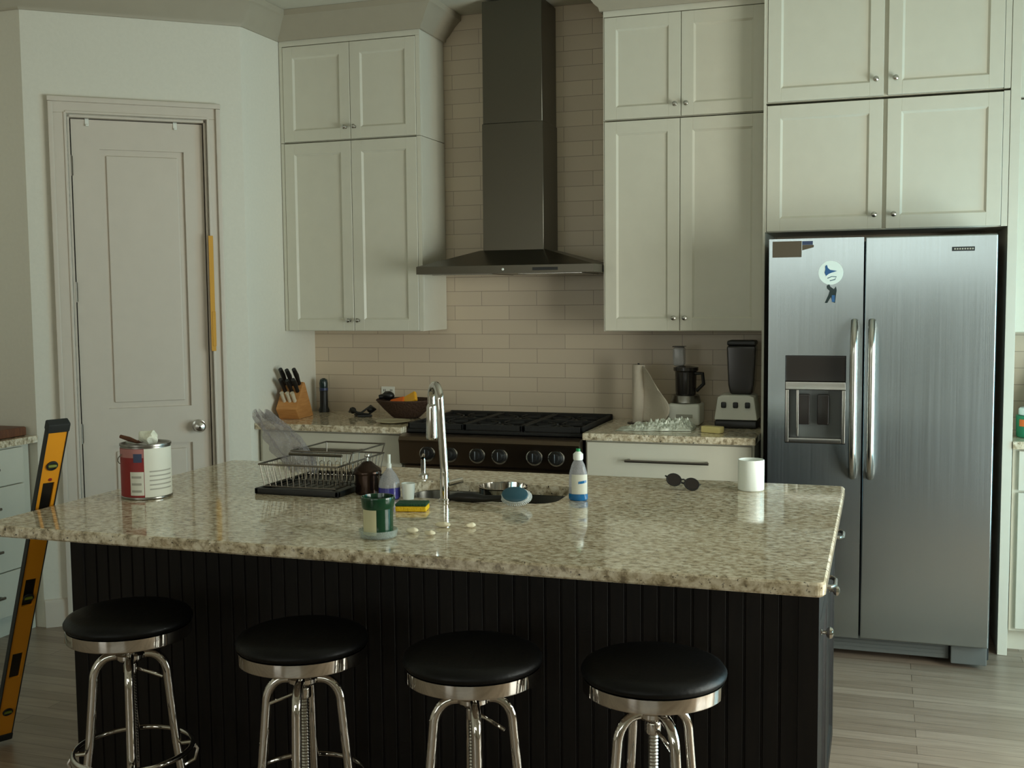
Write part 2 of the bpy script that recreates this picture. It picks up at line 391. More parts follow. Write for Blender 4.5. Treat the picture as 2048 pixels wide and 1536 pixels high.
door = struct('door_1', d, 'trim')
def pw(s, n, z): return PW @ Vector((s, n, z))
k = MB(); mk = Matrix.Translation(pw(0.251, f0, 0.933)) @ Matrix(((DV.x, 0, NV.x), (DV.y, 0, NV.y), (0, 1, 0))).to_4x4()
k.lathe([(0.031, 0.001), (0.031, 0.006), (0.012, 0.010), (0.011, 0.026), (0.020, 0.034), (0.0285, 0.046), (0.029, 0.056), (0.022, 0.068), (0.008, 0.073), (0, 0.0735)], mx=mk)
build('door_knob', k, 'nickel', door, label='round satin metal knob')
for z in (2.196, 1.60, 0.92, 0.25):
    h = MB(); h.box((a1 - 0.004, f0 - 0.002, z - 0.045), (a1 + 0.012, f0 + 0.008, z + 0.045), 0.001, 1, PW); h.cyl(pw(a1 + 0.004, f0 + 0.008, z - 0.048), pw(a1 + 0.004, f0 + 0.008, z + 0.048), 0.006, n=10)
    build('hinge', h, 'pull', door)
c = MB()
def casing(s0, s1, z0, z1, side):
    c.box((s0, 0, z0), (s1, 0.016, z1), 0.002, 1, PW)
for (s0, s1) in ((0.109, 0.174), (0.810, 0.889)):
    casing(s0, s1, 0, 2.4358, 0)
    e0, e1 = (s0, s0 + 0.022) if s0 < 0.5 else (s1 - 0.022, s1)
    c.box((e0, 0, 0), (e1, 0.030, 2.4855), 0.004, 2, PW)
    g0, g1 = (s1 - 0.012, s1) if s0 < 0.5 else (s0, s0 + 0.012)
    c.box((g0, 0, 0), (g1, 0.021, 2.44), 0.003, 2, PW)
c.box((0.109, 0, 2.436), (0.889, 0.016, 2.50), 0.002, 1, PW); c.box((0.107, 0, 2.486), (0.891, 0.030, 2.510), 0.004, 2, PW); c.box((0.17, 0, 2.434), (0.815, 0.021, 2.446), 0.003, 2, PW)
c.box((S0 - 0.004, -0.11, 0), (S0 + 0.009, 0.0, 2.43), 0, 1, PW); c.box((S1 - 0.009, -0.11, 0), (S1 + 0.004, 0.0, 2.43), 0, 1, PW); c.box((S0, -0.11, 2.42), (S1, 0.0, 2.436), 0, 1, PW)
struct('trim_1', c, 'trim')
def sweep(path, prof, side=1):
    """profile (out, z) swept along a floor-plan path with mitred corners; out grows to the right hand of travel times side"""
    m = MB(); P = [Vector(p) for p in path]; rings = []
    for i, p in enumerate(P):
        d0 = (P[i] - P[i - 1]).normalized() if i > 0 else None
        d1 = (P[i + 1] - P[i]).normalized() if i < len(P) - 1 else None
        d0 = d0 or d1; d1 = d1 or d0
        n0 = Vector((d0.y, -d0.x)) * side; n1 = Vector((d1.y, -d1.x)) * side
        b = (n0 + n1).normalized(); b = b / max(0.3, b.dot(n0))
        rings.append([m.bm.verts.new((p.x + b.x * o, p.y + b.y * o, z)) for o, z in prof])
    k = len(prof)
    for A, B in zip(rings, rings[1:]):
        for j in range(k): m.bm.faces.new((A[j], A[(j + 1) % k], B[(j + 1) % k], B[j]))
    m.bm.faces.new(rings[0]); m.bm.faces.new(rings[-1][::-1])
    return m
CR = [(0, 2.895), (0.010, 2.895), (0.014, 2.912), (0.030, 2.925), (0.062, 2.968), (0.084, 2.990), (0.092, 2.996), (0.098, 3.000), (0.098, ZT - 0.001), (0, ZT - 0.001)]
struct('trim_2', sweep([(-1.4, -4.0), (-1.4, YL0), (XL0, YL0), (XP, YP), (0, -0.66), (0, YU - 0.004), (0.803, YU - 0.004), (0.803, -0.003)], CR), 'crown')
struct('trim_3', sweep([(1.737, -0.003), (1.737, YU - 0.004), (2.506, YU - 0.004), (2.506, -0.453), (3.55, -0.453), (3.55, YU - 0.004), (4.7, YU - 0.004)], CR), 'crown')
BS = [(0, 0.0), (0.014, 0.0), (0.014, 0.11), (0.008, 0.13), (0, 0.135)]
struct('baseboard_pantry', sweep([tuple(pw(0.889, 0, 0))[:2], (XL0 + 0.003, YL0 + 0.003)], BS, -1), 'trim')

# ------------------------------------------------------------------ cabinets
def knob_mb(x, y, z, r=0.0125, dirv=(0, -1, 0)):
    k = MB(); D = Vector(dirv); q = D.to_track_quat('Z', 'Y').to_matrix().to_4x4()
    k.lathe([(0.008, 0), (0.008, 0.002), (0.0045, 0.004), (0.0045, 0.012), (r * 0.8, 0.016), (r, 0.022), (r * 0.85, 0.028), (r * 0.4, 0.031), (0, 0.0315)], n=20, mx=Matrix.Translation((x, y, z)) @ q)
    return k
def shaker(x0, x1, z0, z1, y, rail=0.058, t=0.019, rec=0.009):
    """front-facing (-y) shaker panel whose face is at y"""
    m = MB(); r = rail
    m.box((x0, y, z0), (x0 + r, y + t, z1), 0.0015, 1); m.box((x1 - r, y, z0), (x1, y + t, z1), 0.0015, 1)
    m.box((x0 + r - 0.001, y, z0), (x1 - r + 0.001, y + t, z0 + r), 0.0015, 1); m.box((x0 + r - 0.001, y, z1 - r), (x1 - r + 0.001, y + t, z1), 0.0015, 1)
    # sloping bead around the recess, then the flat panel
    a, b, c_, e = x0 + r, x1 - r, z0 + r, z1 - r; q = 0.008
    o = [(a, c_), (b, c_), (b, e), (a, e)]; i_ = [(a + q, c_ + q), (b - q, c_ + q), (b - q, e - q), (a + q, e - q)]
    O = [m.bm.verts.new((u, y + 0.002, v)) for u, v in o]; I = [m.bm.verts.new((u, y + rec, v)) for u, v in i_]
    for k in range(4): m.bm.faces.new((O[k], O[(k + 1) % 4], I[(k + 1) % 4], I[k]))
    m.box((a, y + rec, c_), (b, y + t - 0.002, e))
    return m
def cabinet(label, x0, x1, z0, z1, yf, doors, knob_z, seam=None, body_top=None, knob_dx=0.026, seam_gap=0.003, left_frame=0.0, right_frame=0.0, rail=0.058, top_frame=0.0, bot=0.0, cat='cabinet', group=None, yb=-0.004):
    t = thing('wall_cabinet', label, cat, ((x0 + x1) / 2, yf, z0), group)
    body = MB(); body.box((x0, yf + 0.020, z0), (x1, yb, body_top or z1), 0.001, 1)
    if left_frame: body.box((x0, yf + 0.002, z0), (x0 + left_frame, yf + 0.019, z1))
    if right_frame: body.box((x1 - right_frame, yf + 0.002, z0), (x1, yf + 0.019, z1))
    if body_top: body.box((x0, yf + 0.002, z1 + 0.0005), (x1, yf + 0.019, body_top))
    build('body', body, 'cab', t)
    sm = seam if seam is not None else (x0 + x1) / 2
    e = 0.002
    L_ = (x0 + left_frame + e, sm - seam_gap / 2); R_ = (sm + seam_gap / 2, x1 - right_frame - e)
    for (a, b), kx in (((L_), sm - knob_dx), ((R_), sm + knob_dx)):
        dr = build('door', shaker(a, b, z0 + 0.003 + bot, z1 - 0.003, yf, rail), 'cab', t, angle=30)
        build('knob', knob_mb(kx, yf - 0.0005, knob_z), 'nickel', dr)
    return t
yf = YU - 0.0
cabinet('tall white two-door wall cabinet left of the steel hood', 0.004, 0.799, 1.389, 2.371, yf, 2, 1.445, 0.410, left_frame=0.018, right_frame=0.022, group=None)
cabinet('short white two-door cabinet on top of the one left of the hood', 0.004, 0.799, 2.374, 2.868, yf, 2, 2.436, 0.410, body_top=2.97, left_frame=0.018, right_frame=0.022)
cabinet('tall white two-door wall cabinet between hood and refrigerator', 1.742, 2.500, 1.389, 2.384, yf, 2, 1.452, 2.108, left_frame=0.003)
cabinet('short white two-door cabinet on top, between hood and refrigerator', 1.742, 2.500, 2.388, 2.868, yf, 2, 2.444, 2.112, body_top=2.97, left_frame=0.003)
YFC = -0.449
cabinet('lower white two-door cabinet directly above the steel refrigerator', 2.512, 3.504, 1.834, 2.392, YFC, 2, 1.897, 3.013, knob_dx=0.040, seam_gap=0.017, left_frame=0.004, right_frame=0.024)
cabinet('topmost white two-door cabinet high above the refrigerator', 2.512, 3.504, 2.402, 2.968, YFC, 2, 2.472, 3.013, body_top=3.0, knob_dx=0.040, seam_gap=0.017, left_frame=0.004, right_frame=0.024)
cabinet('tall white wall cabinet right of the refrigerator at picture edge', 3.548, 4.30, 1.384, 2.374, yf, 2, 1.445, 3.92, left_frame=0.006)
cabinet('short white cabinet on top, right of the refrigerator', 3.548, 4.30, 2.378, 2.868, yf, 2, 2.44, 3.92, body_top=2.97, left_frame=0.006)
# refrigerator surround: the two tall gables
pn = MB().box((3.506, -0.447, 0), (3.545, -0.004, 2.99), 0.001, 1)
t = build('gable_panel', pn, 'cab'); tag(t, 'tall narrow white gable panel right of the refrigerator', 'panel')
pn = MB().box((2.5005, -0.447, 0), (2.5115, -0.004, 2.99), 0.001, 1)
t = build('gable_panel', pn, 'cab'); tag(t, 'thin tall white gable panel left of the refrigerator', 'panel')

def bar_pull(x0, x1, y, z, m='pull', off=0.034, r=0.006, vertical=False):
    p = MB(); p.box((x0, y - off - 0.004, z - r), (x1, y - off + 0.008, z + r), 0.003, 2)
    for x in (x0 + 0.014, x1 - 0.014): p.box((x - 0.007, y - off, z - 0.006), (x + 0.007, y + 0.0005, z + 0.006), 0.002, 1)
    return p
def base_cabinet(label, x0, x1, yf, ztop, fronts, yb=-0.004, pull=(0.22, 0.22)):
    t = thing('base_cabinet', label, 'cabinet', ((x0 + x1) / 2, yf, 0))
    b = MB(); b.box((x0, yf + 0.022, 0.10), (x1, yb, ztop), 0.001, 1); b.box((x0, yf + 0.09, 0.0), (x1, yb, 0.10))
    build('body', b, 'cab', t)
    for (a, c_, e, g, kind) in fronts:
        m = shaker(a, c_, e, g, yf, 0.05) if kind == 'door' else MB().box((a, yf, e), (c_, yf + 0.019, g), 0.002, 2)
        dr = build('door' if kind == 'door' else 'drawer', m, 'cab', t, angle=30)
        if kind == 'door': build('knob', knob_mb(c_ - 0.035, yf - 0.0005, g - 0.06), 'nickel', dr)
        else:
            mid = (a + c_) / 2; h = min(0.19, (c_ - a) * 0.3)
            build('handle', bar_pull(mid - h, mid + h, yf, (e + g) / 2 if g - e < 0.2 else g - 0.07), 'pull', dr, label='dark bar pull')
    return t
YBF = -0.630
base_cabinet('white base cabinet with drawers left of the range under the knife block', 0.006, 0.812, YBF, 0.898,
             [(0.03, 0.80, 0.735, 0.890, 'drawer'), (0.03, 0.80, 0.425, 0.730, 'drawer'), (0.03, 0.80, 0.115, 0.420, 'drawer')])
base_cabinet('white base cabinet with dark bar pull between range and refrigerator', 1.724, 2.490, YBF, 0.898,
             [(1.735, 2.480, 0.735, 0.890, 'drawer'), (1.735, 2.480, 0.425, 0.730, 'drawer'), (1.735, 2.480, 0.115, 0.420, 'drawer')])
base_cabinet('white base cabinet right of the refrigerator at picture edge', 3.552, 4.30, -0.43, 0.893,
             [(3.575, 3.92, 0.715, 0.885, 'drawer'), (3.575, 3.92, 0.115, 0.705, 'door'), (3.925, 4.29, 0.715, 0.885, 'drawer'), (3.925, 4.29, 0.115, 0.705, 'door')])
# left-hand run of cabinets in front of the left wall, fronts facing the island
t = thing('base_cabinet', 'white drawer cabinet at far left beside the yellow level', 'cabinet', (-0.79, -2.0, 0))
b = MB(); b.box((-1.396, -3.4, 0.10), (-0.792, -1.40, 0.893)); b.box((-1.396, -3.4, 0.0), (-0.85, -1.40, 0.10)); b.box((-0.85, -1.40, 0.0), (-0.815, -1.325, 0.893))
build('body', b, 'cab', t)
for y0_, y1_ in ((-1.95, -1.405), (-2.55, -1.955), (-3.35, -2.555)):
    for e, g in ((0.115, 0.320), (0.325, 0.530), (0.535, 0.715), (0.720, 0.885)):
        dr = build('drawer', MB().box((-0.792, y0_, e), (-0.772, y1_, g), 0.002, 2), 'cab', t)
        ym = (y0_ + y1_) / 2
        h = MB(); h.box((-0.742, ym - 0.09, (e + g) / 2 - 0.006), (-0.732, ym + 0.09, (e + g) / 2 + 0.006), 0.003, 2)
        for q in (ym - 0.075, ym + 0.075): h.box((-0.7725, q - 0.006, (e + g) / 2 - 0.005), (-0.736, q + 0.006, (e + g) / 2 + 0.005))
        build('handle', h, 'pull', dr)
t = build('countertop', MB().box((-1.396, -3.42, 0.8945), (-0.757, -1.322, 0.928), 0.004, 2), 'granite'); tag(t, 'granite worktop at far left beyond the yellow level', 'countertop')
t = build('cutting_board', MB().box((-1.22, -2.3, 0.9285), (-0.80, -1.345, 0.972), 0.008, 2), 'board'); tag(t, 'dark brown wooden board lying on the far-left worktop', 'cutting board')

# back worktops
t = build('countertop', MB().box((0.002, YC, 0.900), (0.8145, -0.002, ZC), 0.004, 2), 'granite'); tag(t, 'granite worktop left of the range under knife block and basket', 'countertop')
t = build('countertop', MB().box((1.7185, YC, 0.900), (2.499, -0.002, ZC), 0.004, 2), 'granite'); tag(t, 'granite worktop between the range and the refrigerator', 'countertop')
t = build('countertop', MB().box((3.546, -0.455, 0.8945), (4.35, -0.002, 0.928), 0.004, 2), 'granite'); tag(t, 'granite worktop right of the refrigerator at picture edge', 'countertop')

# ------------------------------------------------------------------ range
rx0, rx1 = 0.818, 1.715
r = thing('range', 'wide steel gas range with black grates and six front knobs', 'stove', ((rx0 + rx1) / 2, -0.64, 0))
b = MB(); b.box((rx0, -0.63, 0.12), (rx1, -0.01, 0.905), 0.003, 1)
for x in (rx0 + 0.05, rx1 - 0.05):
    for y in (-0.58, -0.06): b.cyl((x, y, 0), (x, y, 0.13), 0.022, n=12)
build('body', b, 'range', r)
b = MB(); b.prism([(-0.685, 0.765), (-0.63, 0.745), (-0.60, 0.745), (-0.60, 0.905), (-0.655, 0.905), (-0.690, 0.895), (-0.700, 0.878), (-0.695, 0.862)], rx0, rx1, 'x')
build('control_panel', b, 'range', r)
for i, x in enumerate((0.965, 1.080, 1.218, 1.330, 1.500, 1.605)):
    k = MB(); q = Vector((0, -1, 0.06)).to_track_quat('Z', 'Y').to_matrix().to_4x4()
    k.lathe([(0.032, 0.0), (0.032, 0.006), (0.026, 0.009), (0.025, 0.034), (0.021, 0.040), (0, 0.041)], n=28, mx=Matrix.Translation((x, -0.689, 0.818)) @ q)
    k.box((x - 0.006, -0.738, 0.800), (x + 0.006, -0.726, 0.842), 0.002, 1)
    kn = build('knob', k, 'black', r)
    g = MB(); g.lathe([(0.040, 0), (0.040, 0.004), (0.034, 0.007), (0.034, 0)], n=28, mx=Matrix.Translation((x, -0.6885, 0.818)) @ q)
    build('bezel', g, 'nickel', kn)
b = MB(); b.box((rx0 + 0.004, -0.60, 0.905), (rx1 - 0.004, -0.012, 0.922), 0.004, 2); b.box((rx0 + 0.004, -0.03, 0.905), (rx1 - 0.004, -0.012, 0.955), 0.003, 1)
build('cooktop', b, 'iron', r)
n_ = 3; gw = (rx1 - rx0 - 0.012) / n_
for i in range(n_):
    g = MB(); x0 = rx0 + 0.006 + i * gw + 0.003; x1 = x0 + gw - 0.006; z0, z1 = 0.934, 0.952
    for y in (-0.605, -0.325, -0.042): g.box((x0, y, z0 - 0.010), (x1, y + 0.014, z1), 0.003, 1)
    for x in (x0, x1 - 0.012): g.box((x, -0.605, z0 - 0.010), (x + 0.012, -0.03, z1), 0.003, 1)
    for yc in (-0.465, -0.185):
        xc = (x0 + x1) / 2
        for k in range(8):
            a = PI / 4 * k
            g.tube([(xc + 0.028 * math.cos(a), yc + 0.028 * math.sin(a), 0.944), (xc + 0.118 * math.cos(a), yc + 0.118 * math.sin(a), 0.944)], 0.006, n=6)
    for x in (x0 + 0.006, x1 - 0.006):
        for y in (-0.59, -0.04): g.cyl((x, y, 0.921), (x, y, 0.94), 0.007, n=8)
    build('grate', g, 'iron', r)
    for yc in (-0.465, -0.185):
        q = MB().lathe([(0.045, 0.9215), (0.045, 0.930), (0.030, 0.934), (0.030, 0.940), (0, 0.941)], ((x0 + x1) / 2, yc, 0), 24)
        build('burner', q, 'iron', r)
dm = MB().box((rx0 + 0.01, -0.655, 0.20), (rx1 - 0.01, -0.632, 0.735), 0.006, 2); ov = build('oven_door', dm, 'range', r)
hb = MB(); hb.cyl((rx0 + 0.06, -0.700, 0.69), (rx1 - 0.06, -0.700, 0.69), 0.012)
for x in (rx0 + 0.1, rx1 - 0.1): hb.cyl((x, -0.655, 0.69), (x, -0.700, 0.69), 0.009, n=12)
build('handle', hb, 'nickel', ov)

# ------------------------------------------------------------------ hood
h = thing('range_hood', 'steel chimney hood with flared canopy above the range', 'range hood', (1.27, -0.25, 1.67))
hx0, hx1, hy = 0.843, 1.738, -0.508
c0, c1, cy = 1.102, 1.420, -0.254
b = MB()
ring = lambda x0, x1, y0, z: [(x0, y0, z), (x1, y0, z), (x1, -0.003, z), (x0, -0.003, z)]
lv = [ring(hx0, hx1, hy, 1.672), ring(hx0, hx1, hy, 1.709), ring(hx0 + 0.012, hx1 - 0.012, hy + 0.010, 1.713), ring(c0 - 0.012, c1 + 0.012, cy - 0.012, 1.792)]
V = [[b.bm.verts.new(p) for p in q] for q in lv]
for A, B in zip(V, V[1:]):
    for j in range(4): b.bm.faces.new((A[j], A[(j + 1) % 4], B[(j + 1) % 4], B[j]))
b.bm.faces.new(V[0][::-1]); b.bm.faces.new(V[-1])
build('canopy', b, 'hood', h, angle=15)
b = MB(); b.box((c0, cy, 1.79), (c1, -0.003, 2.42), 0.002, 1); b.box((c0 + 0.004, cy + 0.004, 2.42), (c1 - 0.004, -0.003, 3.018), 0.002, 1)
build('chimney', b, 'hood', h)
b = MB().box((1.44, hy - 0.0025, 1.683), (1.565, hy + 0.001, 1.697), 0.001, 1); build('switch_strip', b, 'black', h)
b = MB().lathe([(0.006, 0), (0.005, 0.003), (0, 0.0035)], n=14, mx=Matrix.Translation((1.292, hy - 0.0005, 1.690)) @ Vector((0, -1, 0)).to_track_quat('Z', 'Y').to_matrix().to_4x4()); build('badge', b, 'white', h)
for x in (1.05, 1.50):
    b = MB().box((x - 0.16, -0.42, 1.668), (x + 0.16, -0.10, 1.6725), 0.001, 1); build('filter', b, 'nickel', h)

# ------------------------------------------------------------------ refrigerator
fx0, fx1, fm, fy, fzt = 2.557, 3.446, 2.942, -0.726, 1.789
f = thing('refrigerator', 'stainless steel side-by-side refrigerator with ice and water dispenser', 'refrigerator', ((fx0 + fx1) / 2, -0.4, 0))
b = MB(); b.box((2.556, -0.640, 0.03), (3.455, -0.03, 1.775), 0.004, 1)
for x in (2.62, 3.40):
    for y in (-0.52, -0.1): b.cyl((x, y, 0), (x, y, 0.04), 0.02, n=12)
build('body', b, 'rubber', f, label='dark grey cabinet sides')
dx0, dx1, dz0, dz1 = 2.628, 2.875, 0.928, 1.300
m = MB(); y0_, y1_ = fy, fy + 0.078
e = 0.003
m.box((fx0, y0_, 0.105), (dx0, y1_, fzt), 0); m.box((dx1, y0_, 0.105), (fm - e, y1_, fzt), 0)
m.box((dx0, y0_, 0.105), (dx1, y1_, dz0), 0); m.box((dx0, y0_, dz1), (dx1, y1_, fzt), 0)
m.box((dx0, y0_ + 0.062, dz0), (dx1, y1_, dz1))
dl = build('door', m, 'fridge', f, smooth=False, label='narrow freezer door with dispenser')
m = MB(); m.box((fm + e, fy, 0.105), (fx1, fy + 0.078, fzt), 0.005, 3)
dr = build('door', m, 'fridge', f, label='wide refrigerator door')
for x, dd in ((2.906, dl), (2.975, dr)):
    hb = MB(); pts = []
    for i in range(25):
        t_ = i / 24; z = 0.795 + 0.648 * t_
        pts.append((x, fy - 0.012 - 0.052 * min(1, math.sin(PI * t_) * 2.2) ** 0.7 if 0 < t_ < 1 else fy - 0.004, z))
    hb.tube(pts, 0.0155, n=16)
    build('handle', hb, 'nickel', dd, label='long vertical bowed bar handle')
# dispenser
m = MB(); m.box((dx0 + 0.001, fy + 0.004, 1.190), (dx1 - 0.001, fy + 0.060, dz1 - 0.001), 0.004, 2); dp = build('dispenser_panel', m, 'smoke', dl, label='dark glossy control panel')
m = MB(); m.box((dx0 + 0.001, fy - 0.002, 1.155), (dx1 - 0.001, fy + 0.060, 1.189), 0.003, 2)
m.box((dx0 + 0.001, fy - 0.002, 0.930), (dx0 + 0.016, fy + 0.060, 1.155), 0.003, 2); m.box((dx1 - 0.016, fy - 0.002, 0.930), (dx1 - 0.001, fy + 0.060, 1.155), 0.003, 2)
m.box((dx0 + 0.016, fy - 0.002, 0.930), (dx1 - 0.016, fy + 0.060, 0.950), 0.003, 2)
build('dispenser_frame', m, 'nickel', dl)
m = MB().box((dx0 + 0.016, fy + 0.050, 0.950), (dx1 - 0.016, fy + 0.060, 1.155)); build('dispenser_recess', m, 'cavity', dl)
m = MB().box((dx0 + 0.045, fy + 0.006, 0.955), (dx0 + 0.056, fy + 0.050, 1.154), 0.003, 2); build('dispenser_divider', m, 'nickel', dl)
for x in (2.705, 2.783):
    m = MB().box((x - 0.024, fy + 0.020, 1.005), (x + 0.024, fy + 0.046, 1.135), 0.006, 2); build('paddle', m, 'smoke', dl)
m = MB().box((3.276, fy - 0.0030, 1.724), (3.361, fy + 0.0005, 1.741), 0.001, 1); bd = build('badge', m, 'rubber', dr, label='small dark maker badge')
m = MB()
for i in range(8): m.box((3.284 + i * 0.0095, fy - 0.0036, 1.7295), (3.290 + i * 0.0095, fy - 0.0028, 1.7355))
build('lettering', m, 'grey', bd)
m = MB(); m.box((2.56, -0.660, 0.030), (3.30, -0.645, 0.098), 0.003, 1)
for z in (0.045, 0.06, 0.075): m.box((2.58, -0.664, z), (3.28, -0.659, z + 0.005))
m.box((3.305, -0.690, 0.02), (3.445, -0.645, 0.100), 0.006, 2)
build('grille', m, 'cavity', f)
# things stuck on the freezer door
mg = MB(); mg.box((2.571, fy - 0.0022, 1.712), (2.690, fy - 0.0004, 1.779))
o = build('photo_magnet', mg, 'photo'); tag(o, 'dark brown rectangular picture stuck at top left of refrigerator', 'picture')
mg = MB(); mg.box((2.692, fy - 0.0022, 1.7625), (2.735, fy - 0.0004, 1.778)); mg2 = MB().prism([(2.692, 1.740), (2.739, 1.752), (2.739, 1.762), (2.692, 1.762)], fy - 0.0022, fy - 0.0004, 'y')
o = build('sticker', mg, 'blueink'); build('flap', mg2, 'photo', o); tag(o, 'small blue and brown paper beside the dark picture on refrigerator', 'picture')
cy_ = Vector((0, -1, 0)).to_track_quat('Z', 'Y').to_matrix().to_4x4()
mg = MB().lathe([(0.0495, 0.0), (0.0495, 0.002), (0, 0.0025)], n=48, mx=Matrix.Translation((2.809, fy - 0.0004, 1.645)) @ cy_)
o = build('round_magnet', mg, 'magnet'); tag(o, 'round white magnet with blue drawing on the freezer door', 'magnet')
yy0, yy1 = fy - 0.0036, fy - 0.0024
q = MB(); q.prism([(2.786, 1.672), (2.793, 1.678), (2.797, 1.665), (2.806, 1.657), (2.834, 1.652), (2.812, 1.645), (2.800, 1.640), (2.790, 1.632), (2.784, 1.645), (2.787, 1.660)], yy0, yy1, 'y')
build('drawing', q, 'mblue', o)
q = MB().tube([(2.796, yy1, 1.622), (2.812, yy1, 1.629), (2.832, yy1, 1.628), (2.826, yy1, 1.617), (2.806, yy1, 1.612)], 0.0018, n=6); build('scribble', q, 'teal', o)
q = MB(); q.prism([(2.793, 1.592), (2.803, 1.597), (2.808, 1.587), (2.822, 1.577), (2.830, 1.588), (2.833, 1.572), (2.830, 1.550), (2.827, 1.520), (2.816, 1.524), (2.810, 1.545), (2.796, 1.520), (2.786, 1.520), (2.800, 1.552), (2.805, 1.570), (2.794, 1.580)], fy - 0.004, fy - 0.0004, 'y')
o = build('figure_magnet', q, 'bottle'); q = MB().box((2.814, fy - 0.0048, 1.524), (2.826, fy - 0.0038, 1.552)); build('trousers', q, 'mblue', o); tag(o, 'small dark and blue figure magnet below the round white one', 'magnet')

# ------------------------------------------------------------------ island
ix0, ix1, iy0, iy1 = 0.6185, 2.909, -3.099, -1.812
bx0, bx1, by0, by1 = 0.672, 2.882, -2.80, -1.862
it = thing('kitchen_island', 'dark espresso island base with grooved front behind the bar stools', 'kitchen island', ((bx0 + bx1) / 2, (by0 + by1) / 2, 0))
m = MB()
def beaded(m, p0, p1, nrm, z0, z1, pitch=0.043, depth=0.004):
    p0 = Vector(p0); p1 = Vector(p1); n = Vector(nrm); L = (p1 - p0).length; d = (p1 - p0).normalized(); k = int(L / pitch); pts = [p0]
    for i in range(1, k):
        s = L * i / k
        pts += [p0 + d * (s - 0.004), p0 + d * (s - 0.001) - n * depth, p0 + d * (s + 0.001) - n * depth, p0 + d * (s + 0.004)]
    pts.append(p1); pts += [p1 - n * 0.02, p0 - n * 0.02]
    A = [m.bm.verts.new((p.x, p.y, z0)) for p in pts]; B = [m.bm.verts.new((p.x, p.y, z1)) for p in pts]; q = len(pts)
    for i in range(q): m.bm.faces.new((A[i], A[(i + 1) % q], B[(i + 1) % q], B[i]))
    m.bm.faces.new(A[::-1]); m.bm.faces.new(B)
beaded(m, (bx0 + 0.05, by0 + 0.004, 0), (bx1 - 0.05, by0 + 0.004, 0), (0, -1, 0), 0.10, 0.899)
build('front_panel', m, 'espresso', it, angle=20, label='long grooved front panel')
m = MB(); m.box((bx0, by0, 0.0), (bx0 + 0.05, by0 + 0.05, 0.899), 0.003, 2); m.box((bx1 - 0.05, by0, 0.0), (bx1, by0 + 0.05, 0.899), 0.003, 2); m.box((bx0 + 0.05, by0 - 0.006, 0.0), (bx1 - 0.05, by0 + 0.02, 0.10), 0.003, 2)
build('corner_frame', m, 'espresso', it)
m = MB(); m.box((bx0, by0 + 0.05, 0), (bx0 + 0.02, by1, 0.899)); m.box((bx1 - 0.030, by0 + 0.05, 0.0), (bx1 - 0.018, by1, 0.899)); m.box((bx0 + 0.02, by1 - 0.03, 0.1), (bx1 - 0.03, by1 - 0.012, 0.899)); m.box((bx0 + 0.02, by1 - 0.09, 0.0), (bx1 - 0.03, by1 - 0.07, 0.1)); m.box((bx0 + 0.02, by0 + 0.03, 0.1), (bx1 - 0.03, by1 - 0.03, 0.118))
build('carcass', m, 'espresso', it)
k_ = 5
for i in range(k_):
    a = bx0 + 0.03 + (bx1 - bx0 - 0.06) * i / k_; c_ = a + (bx1 - bx0 - 0.06) / k_ - 0.004
    mm = shaker(-c_, -a, 0.12, 0.885, -by1 - 0.0, 0.05)
    mm.xf(Matrix.Rotation(PI, 4, 'Z')); mm.xf(Matrix.Translation((0, 0, 0)))
    mm.xf(Matrix.Translation((0, 2 * 0.0, 0)))
    dd = build('door', mm, 'espresso', it, angle=30)
    build('knob', knob_mb(c_ - 0.03, by1 + 0.0005, 0.82, dirv=(0, 1, 0)), 'nickel', dd)
def end_front(y0_, y1_, z0_, z1_):
    mm = shaker(y0_, y1_, z0_, z1_, -bx1, 0.05)           # faces -y, turn it to face +x
    mm.xf(Matrix.Rotation(PI / 2, 4, 'Z')); return mm
for (ya, yb2) in ((by0 + 0.055, -2.335), (-2.33, by1 - 0.005)):
    dd = build('drawer', end_front(ya, yb2, 0.755, 0.890), 'espresso', it, angle=30)
    ym = ya + 0.06 if ya < -2.5 else (ya + yb2) / 2
    hp = MB(); hp.tube([(bx1 - 0.001, ym - 0.05, 0.835), (bx1 + 0.022, ym - 0.048, 0.833), (bx1 + 0.032, ym - 0.03, 0.832), (bx1 + 0.032, ym + 0.03, 0.832), (bx1 + 0.022, ym + 0.048, 0.833), (bx1 - 0.001, ym + 0.05, 0.835)], 0.0055, n=10)
    build('handle', hp, 'nickel', dd)
    dd = build('door', end_front(ya, yb2, 0.12, 0.748), 'espresso', it, angle=30)
    build('knob', knob_mb(bx1 - 0.0005, ya + 0.03, 0.712, dirv=(1, 0, 0), r=0.015), 'chrome', dd)
# slab with the sink cut out
sx0, sx1, sy0, sy1 = 1.530, 2.085, -2.382, -2.060
def rrect(x0, x1, y0, y1, r, n=6):
    P = []
    for cx_, cy2, a in ((x1 - r, y1 - r, 0), (x0 + r, y1 - r, PI / 2), (x0 + r, y0 + r, PI), (x1 - r, y0 + r, 3 * PI / 2)):
        for i in range(n + 1): P.append((cx_ + r * math.cos(a + PI / 2 * i / n), cy2 + r * math.sin(a + PI / 2 * i / n)))
    return P
bm = bmesh.new(); z0_, z1_ = 0.9005, ZC
outer = rrect(ix0, ix1, iy0, iy1, 0.022); outer_in = rrect(ix0 + 0.005, ix1 - 0.005, iy0 + 0.005, iy1 - 0.005, 0.018); hole = rrect(sx0, sx1, sy0, sy1, 0.07, 10)
def loop(P, z): return [bm.verts.new((x, y, z)) for x, y in P]
def side(A, B):
    for i in range(len(A)): bm.faces.new((A[i], A[(i + 1) % len(A)], B[(i + 1) % len(B)], B[i]))
